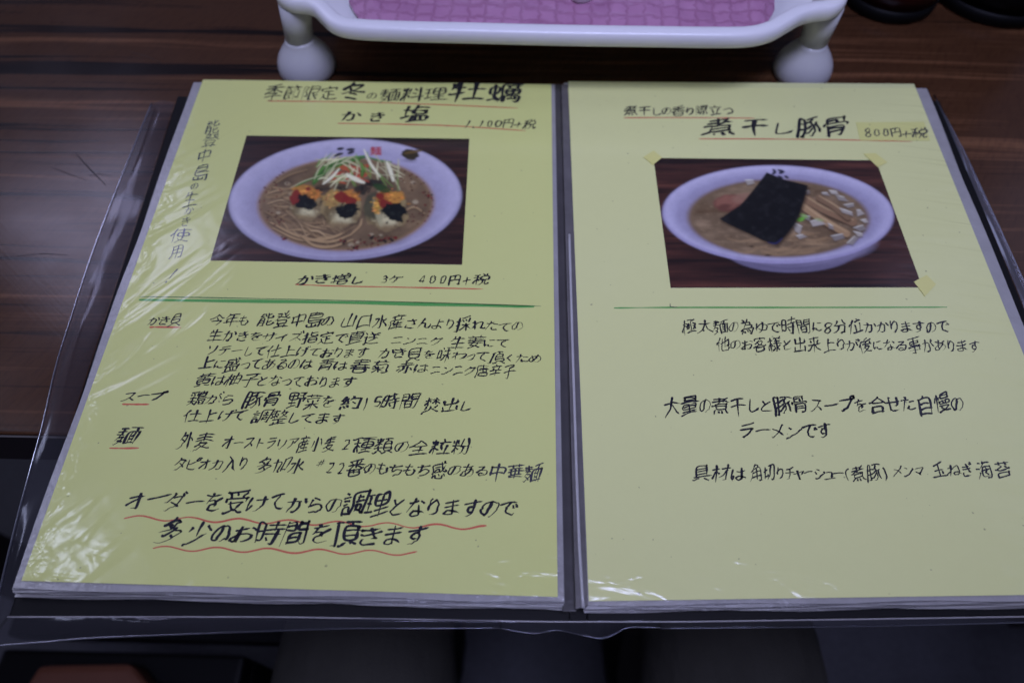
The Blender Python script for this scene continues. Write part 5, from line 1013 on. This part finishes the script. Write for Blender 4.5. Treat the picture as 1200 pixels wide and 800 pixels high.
# ------------------------------------------------------------------ chair and sitting person below the table edge
ORANGE = mat_plain('orange_brown_wood', (0.13, 0.045, 0.022, 1), 0.4, 0.4, var=0.2, scale=40)
zs = FZ + 0.43
ch = thing('low_chair', 'dark framed chair with orange brown seat beside the sitting person', 'chair', (float(at(95, 800, zs)[0]), float(at(95, 800, zs)[1]), FZ))
s = [at(*q, zs)[:2] for q in ((44, 778), (152, 776), (196, 830), (210, 900), (-30, 900), (14, 830))]
on(ch, bm_obj('seat', prism([tuple(q) for q in s][::-1], zs - 0.03, zs, 0.006, 3), ORANGE))
cxs = np.mean([q[0] for q in s]); ys = [q[1] for q in s]; xs = [q[0] for q in s]
on(ch, bm_obj('seat_frame', box(min(xs) - 0.03, max(xs) + 0.02, min(ys), max(ys) + 0.012, zs - 0.06, zs - 0.031, 0.004), JB))
for x in (min(xs) - 0.015, max(xs) + 0.005):
    for y in (min(ys) + 0.015, max(ys)):
        on(ch, bm_obj('leg', box(x - 0.015, x + 0.015, y - 0.012, y + 0.012, FZ, zs - 0.0605, 0.003), JB))
on(ch, bm_obj('stretcher', box(min(xs) - 0.06, max(xs) + 0.08, max(ys) + 0.028, max(ys) + 0.05, zs - 0.10, zs - 0.075, 0.003), JB))

TROU = NT('dark_grey_trousers'); tn = TROU.noise(TROU.coords((1, 1, 1)), 35, 3); tw = TROU.noise(TROU.coords((1, 1, 1)), 900, 2)
TROU.set(Base_Color=TROU.mix(tn, (0.034, 0.032, 0.026, 1), (0.055, 0.052, 0.043, 1)), Roughness=0.9, Specular_IOR_Level=0.2,
         Normal=TROU.bump(TROU.math('ADD', TROU.math('MULTIPLY', tw, 0.3), TROU.math('MULTIPLY', TROU.noise(TROU.coords((4, 1, 1)), 12, 3), 1.5)), 0.6, 0.006))
KL, KR = at(425, 752, -0.26), at(862, 750, -0.26)
person = thing('person', 'sitting person seen only as two dark trousered knees below the menu', 'person', (0.0, -0.55, FZ))
me = bpy.data.meshes.new('legs'); bm = bmesh.new()
sk = bm.verts.layers.skin.verify()
def sv(p, r):
    v = bm.verts.new(p); v[sk].radius = r; return v
pel = sv((0.0, -0.56, -0.20), (0.15, 0.11)); pel[sk].use_root = True
for sx, K in ((-1, KL), (1, KR)):
    hip = sv((sx * 0.09, -0.54, -0.24), (0.095, 0.09)); th = sv(((sx * 0.09 + K[0]) / 2, -0.33, -0.25), (0.085, 0.08)); kn = sv((K[0], K[1] + 0.03, -0.265), (0.066, 0.064))
    kd = sv((K[0], K[1] + 0.055, -0.34), (0.060, 0.062)); sh = sv((K[0], K[1] + 0.03, -0.52), (0.052, 0.055)); an = sv((K[0], K[1] + 0.01, FZ + 0.085), (0.045, 0.045))
    for a, b in ((pel, hip), (hip, th), (th, kn), (kn, kd), (kd, sh), (sh, an)): bm.edges.new((a, b))
bm.to_mesh(me); bm.free(); lo = bpy.data.objects.new('legs', me); COL.objects.link(lo); me.materials.append(TROU.m)
md = lo.modifiers.new('skin', 'SKIN'); md.use_smooth_shade = True; lo.modifiers.new('sub', 'SUBSURF').levels = 2; lo.modifiers['sub'].render_levels = 2
on(person, lo)
for sx, K in ((-1, KL), (1, KR)):
    y1 = K[1] + 0.01
    prof_ = [(-0.045, 0.0), (-0.02, 0.005)]
    bm = bmesh.new(); bmesh.ops.create_uvsphere(bm, u_segments=24, v_segments=14, radius=1)
    for v in bm.verts:
        x, y, z = v.co; f = (y + 1) / 2
        v.co = (K[0] + x * (0.042 + 0.008 * math.sin(f * 3)), y1 + 0.055 + y * 0.135, FZ + 0.001 + max(0.0, (z + 0.75)) * (0.062 - 0.026 * f))
    on(person, bm_obj('shoe', bm, JB, None, True))
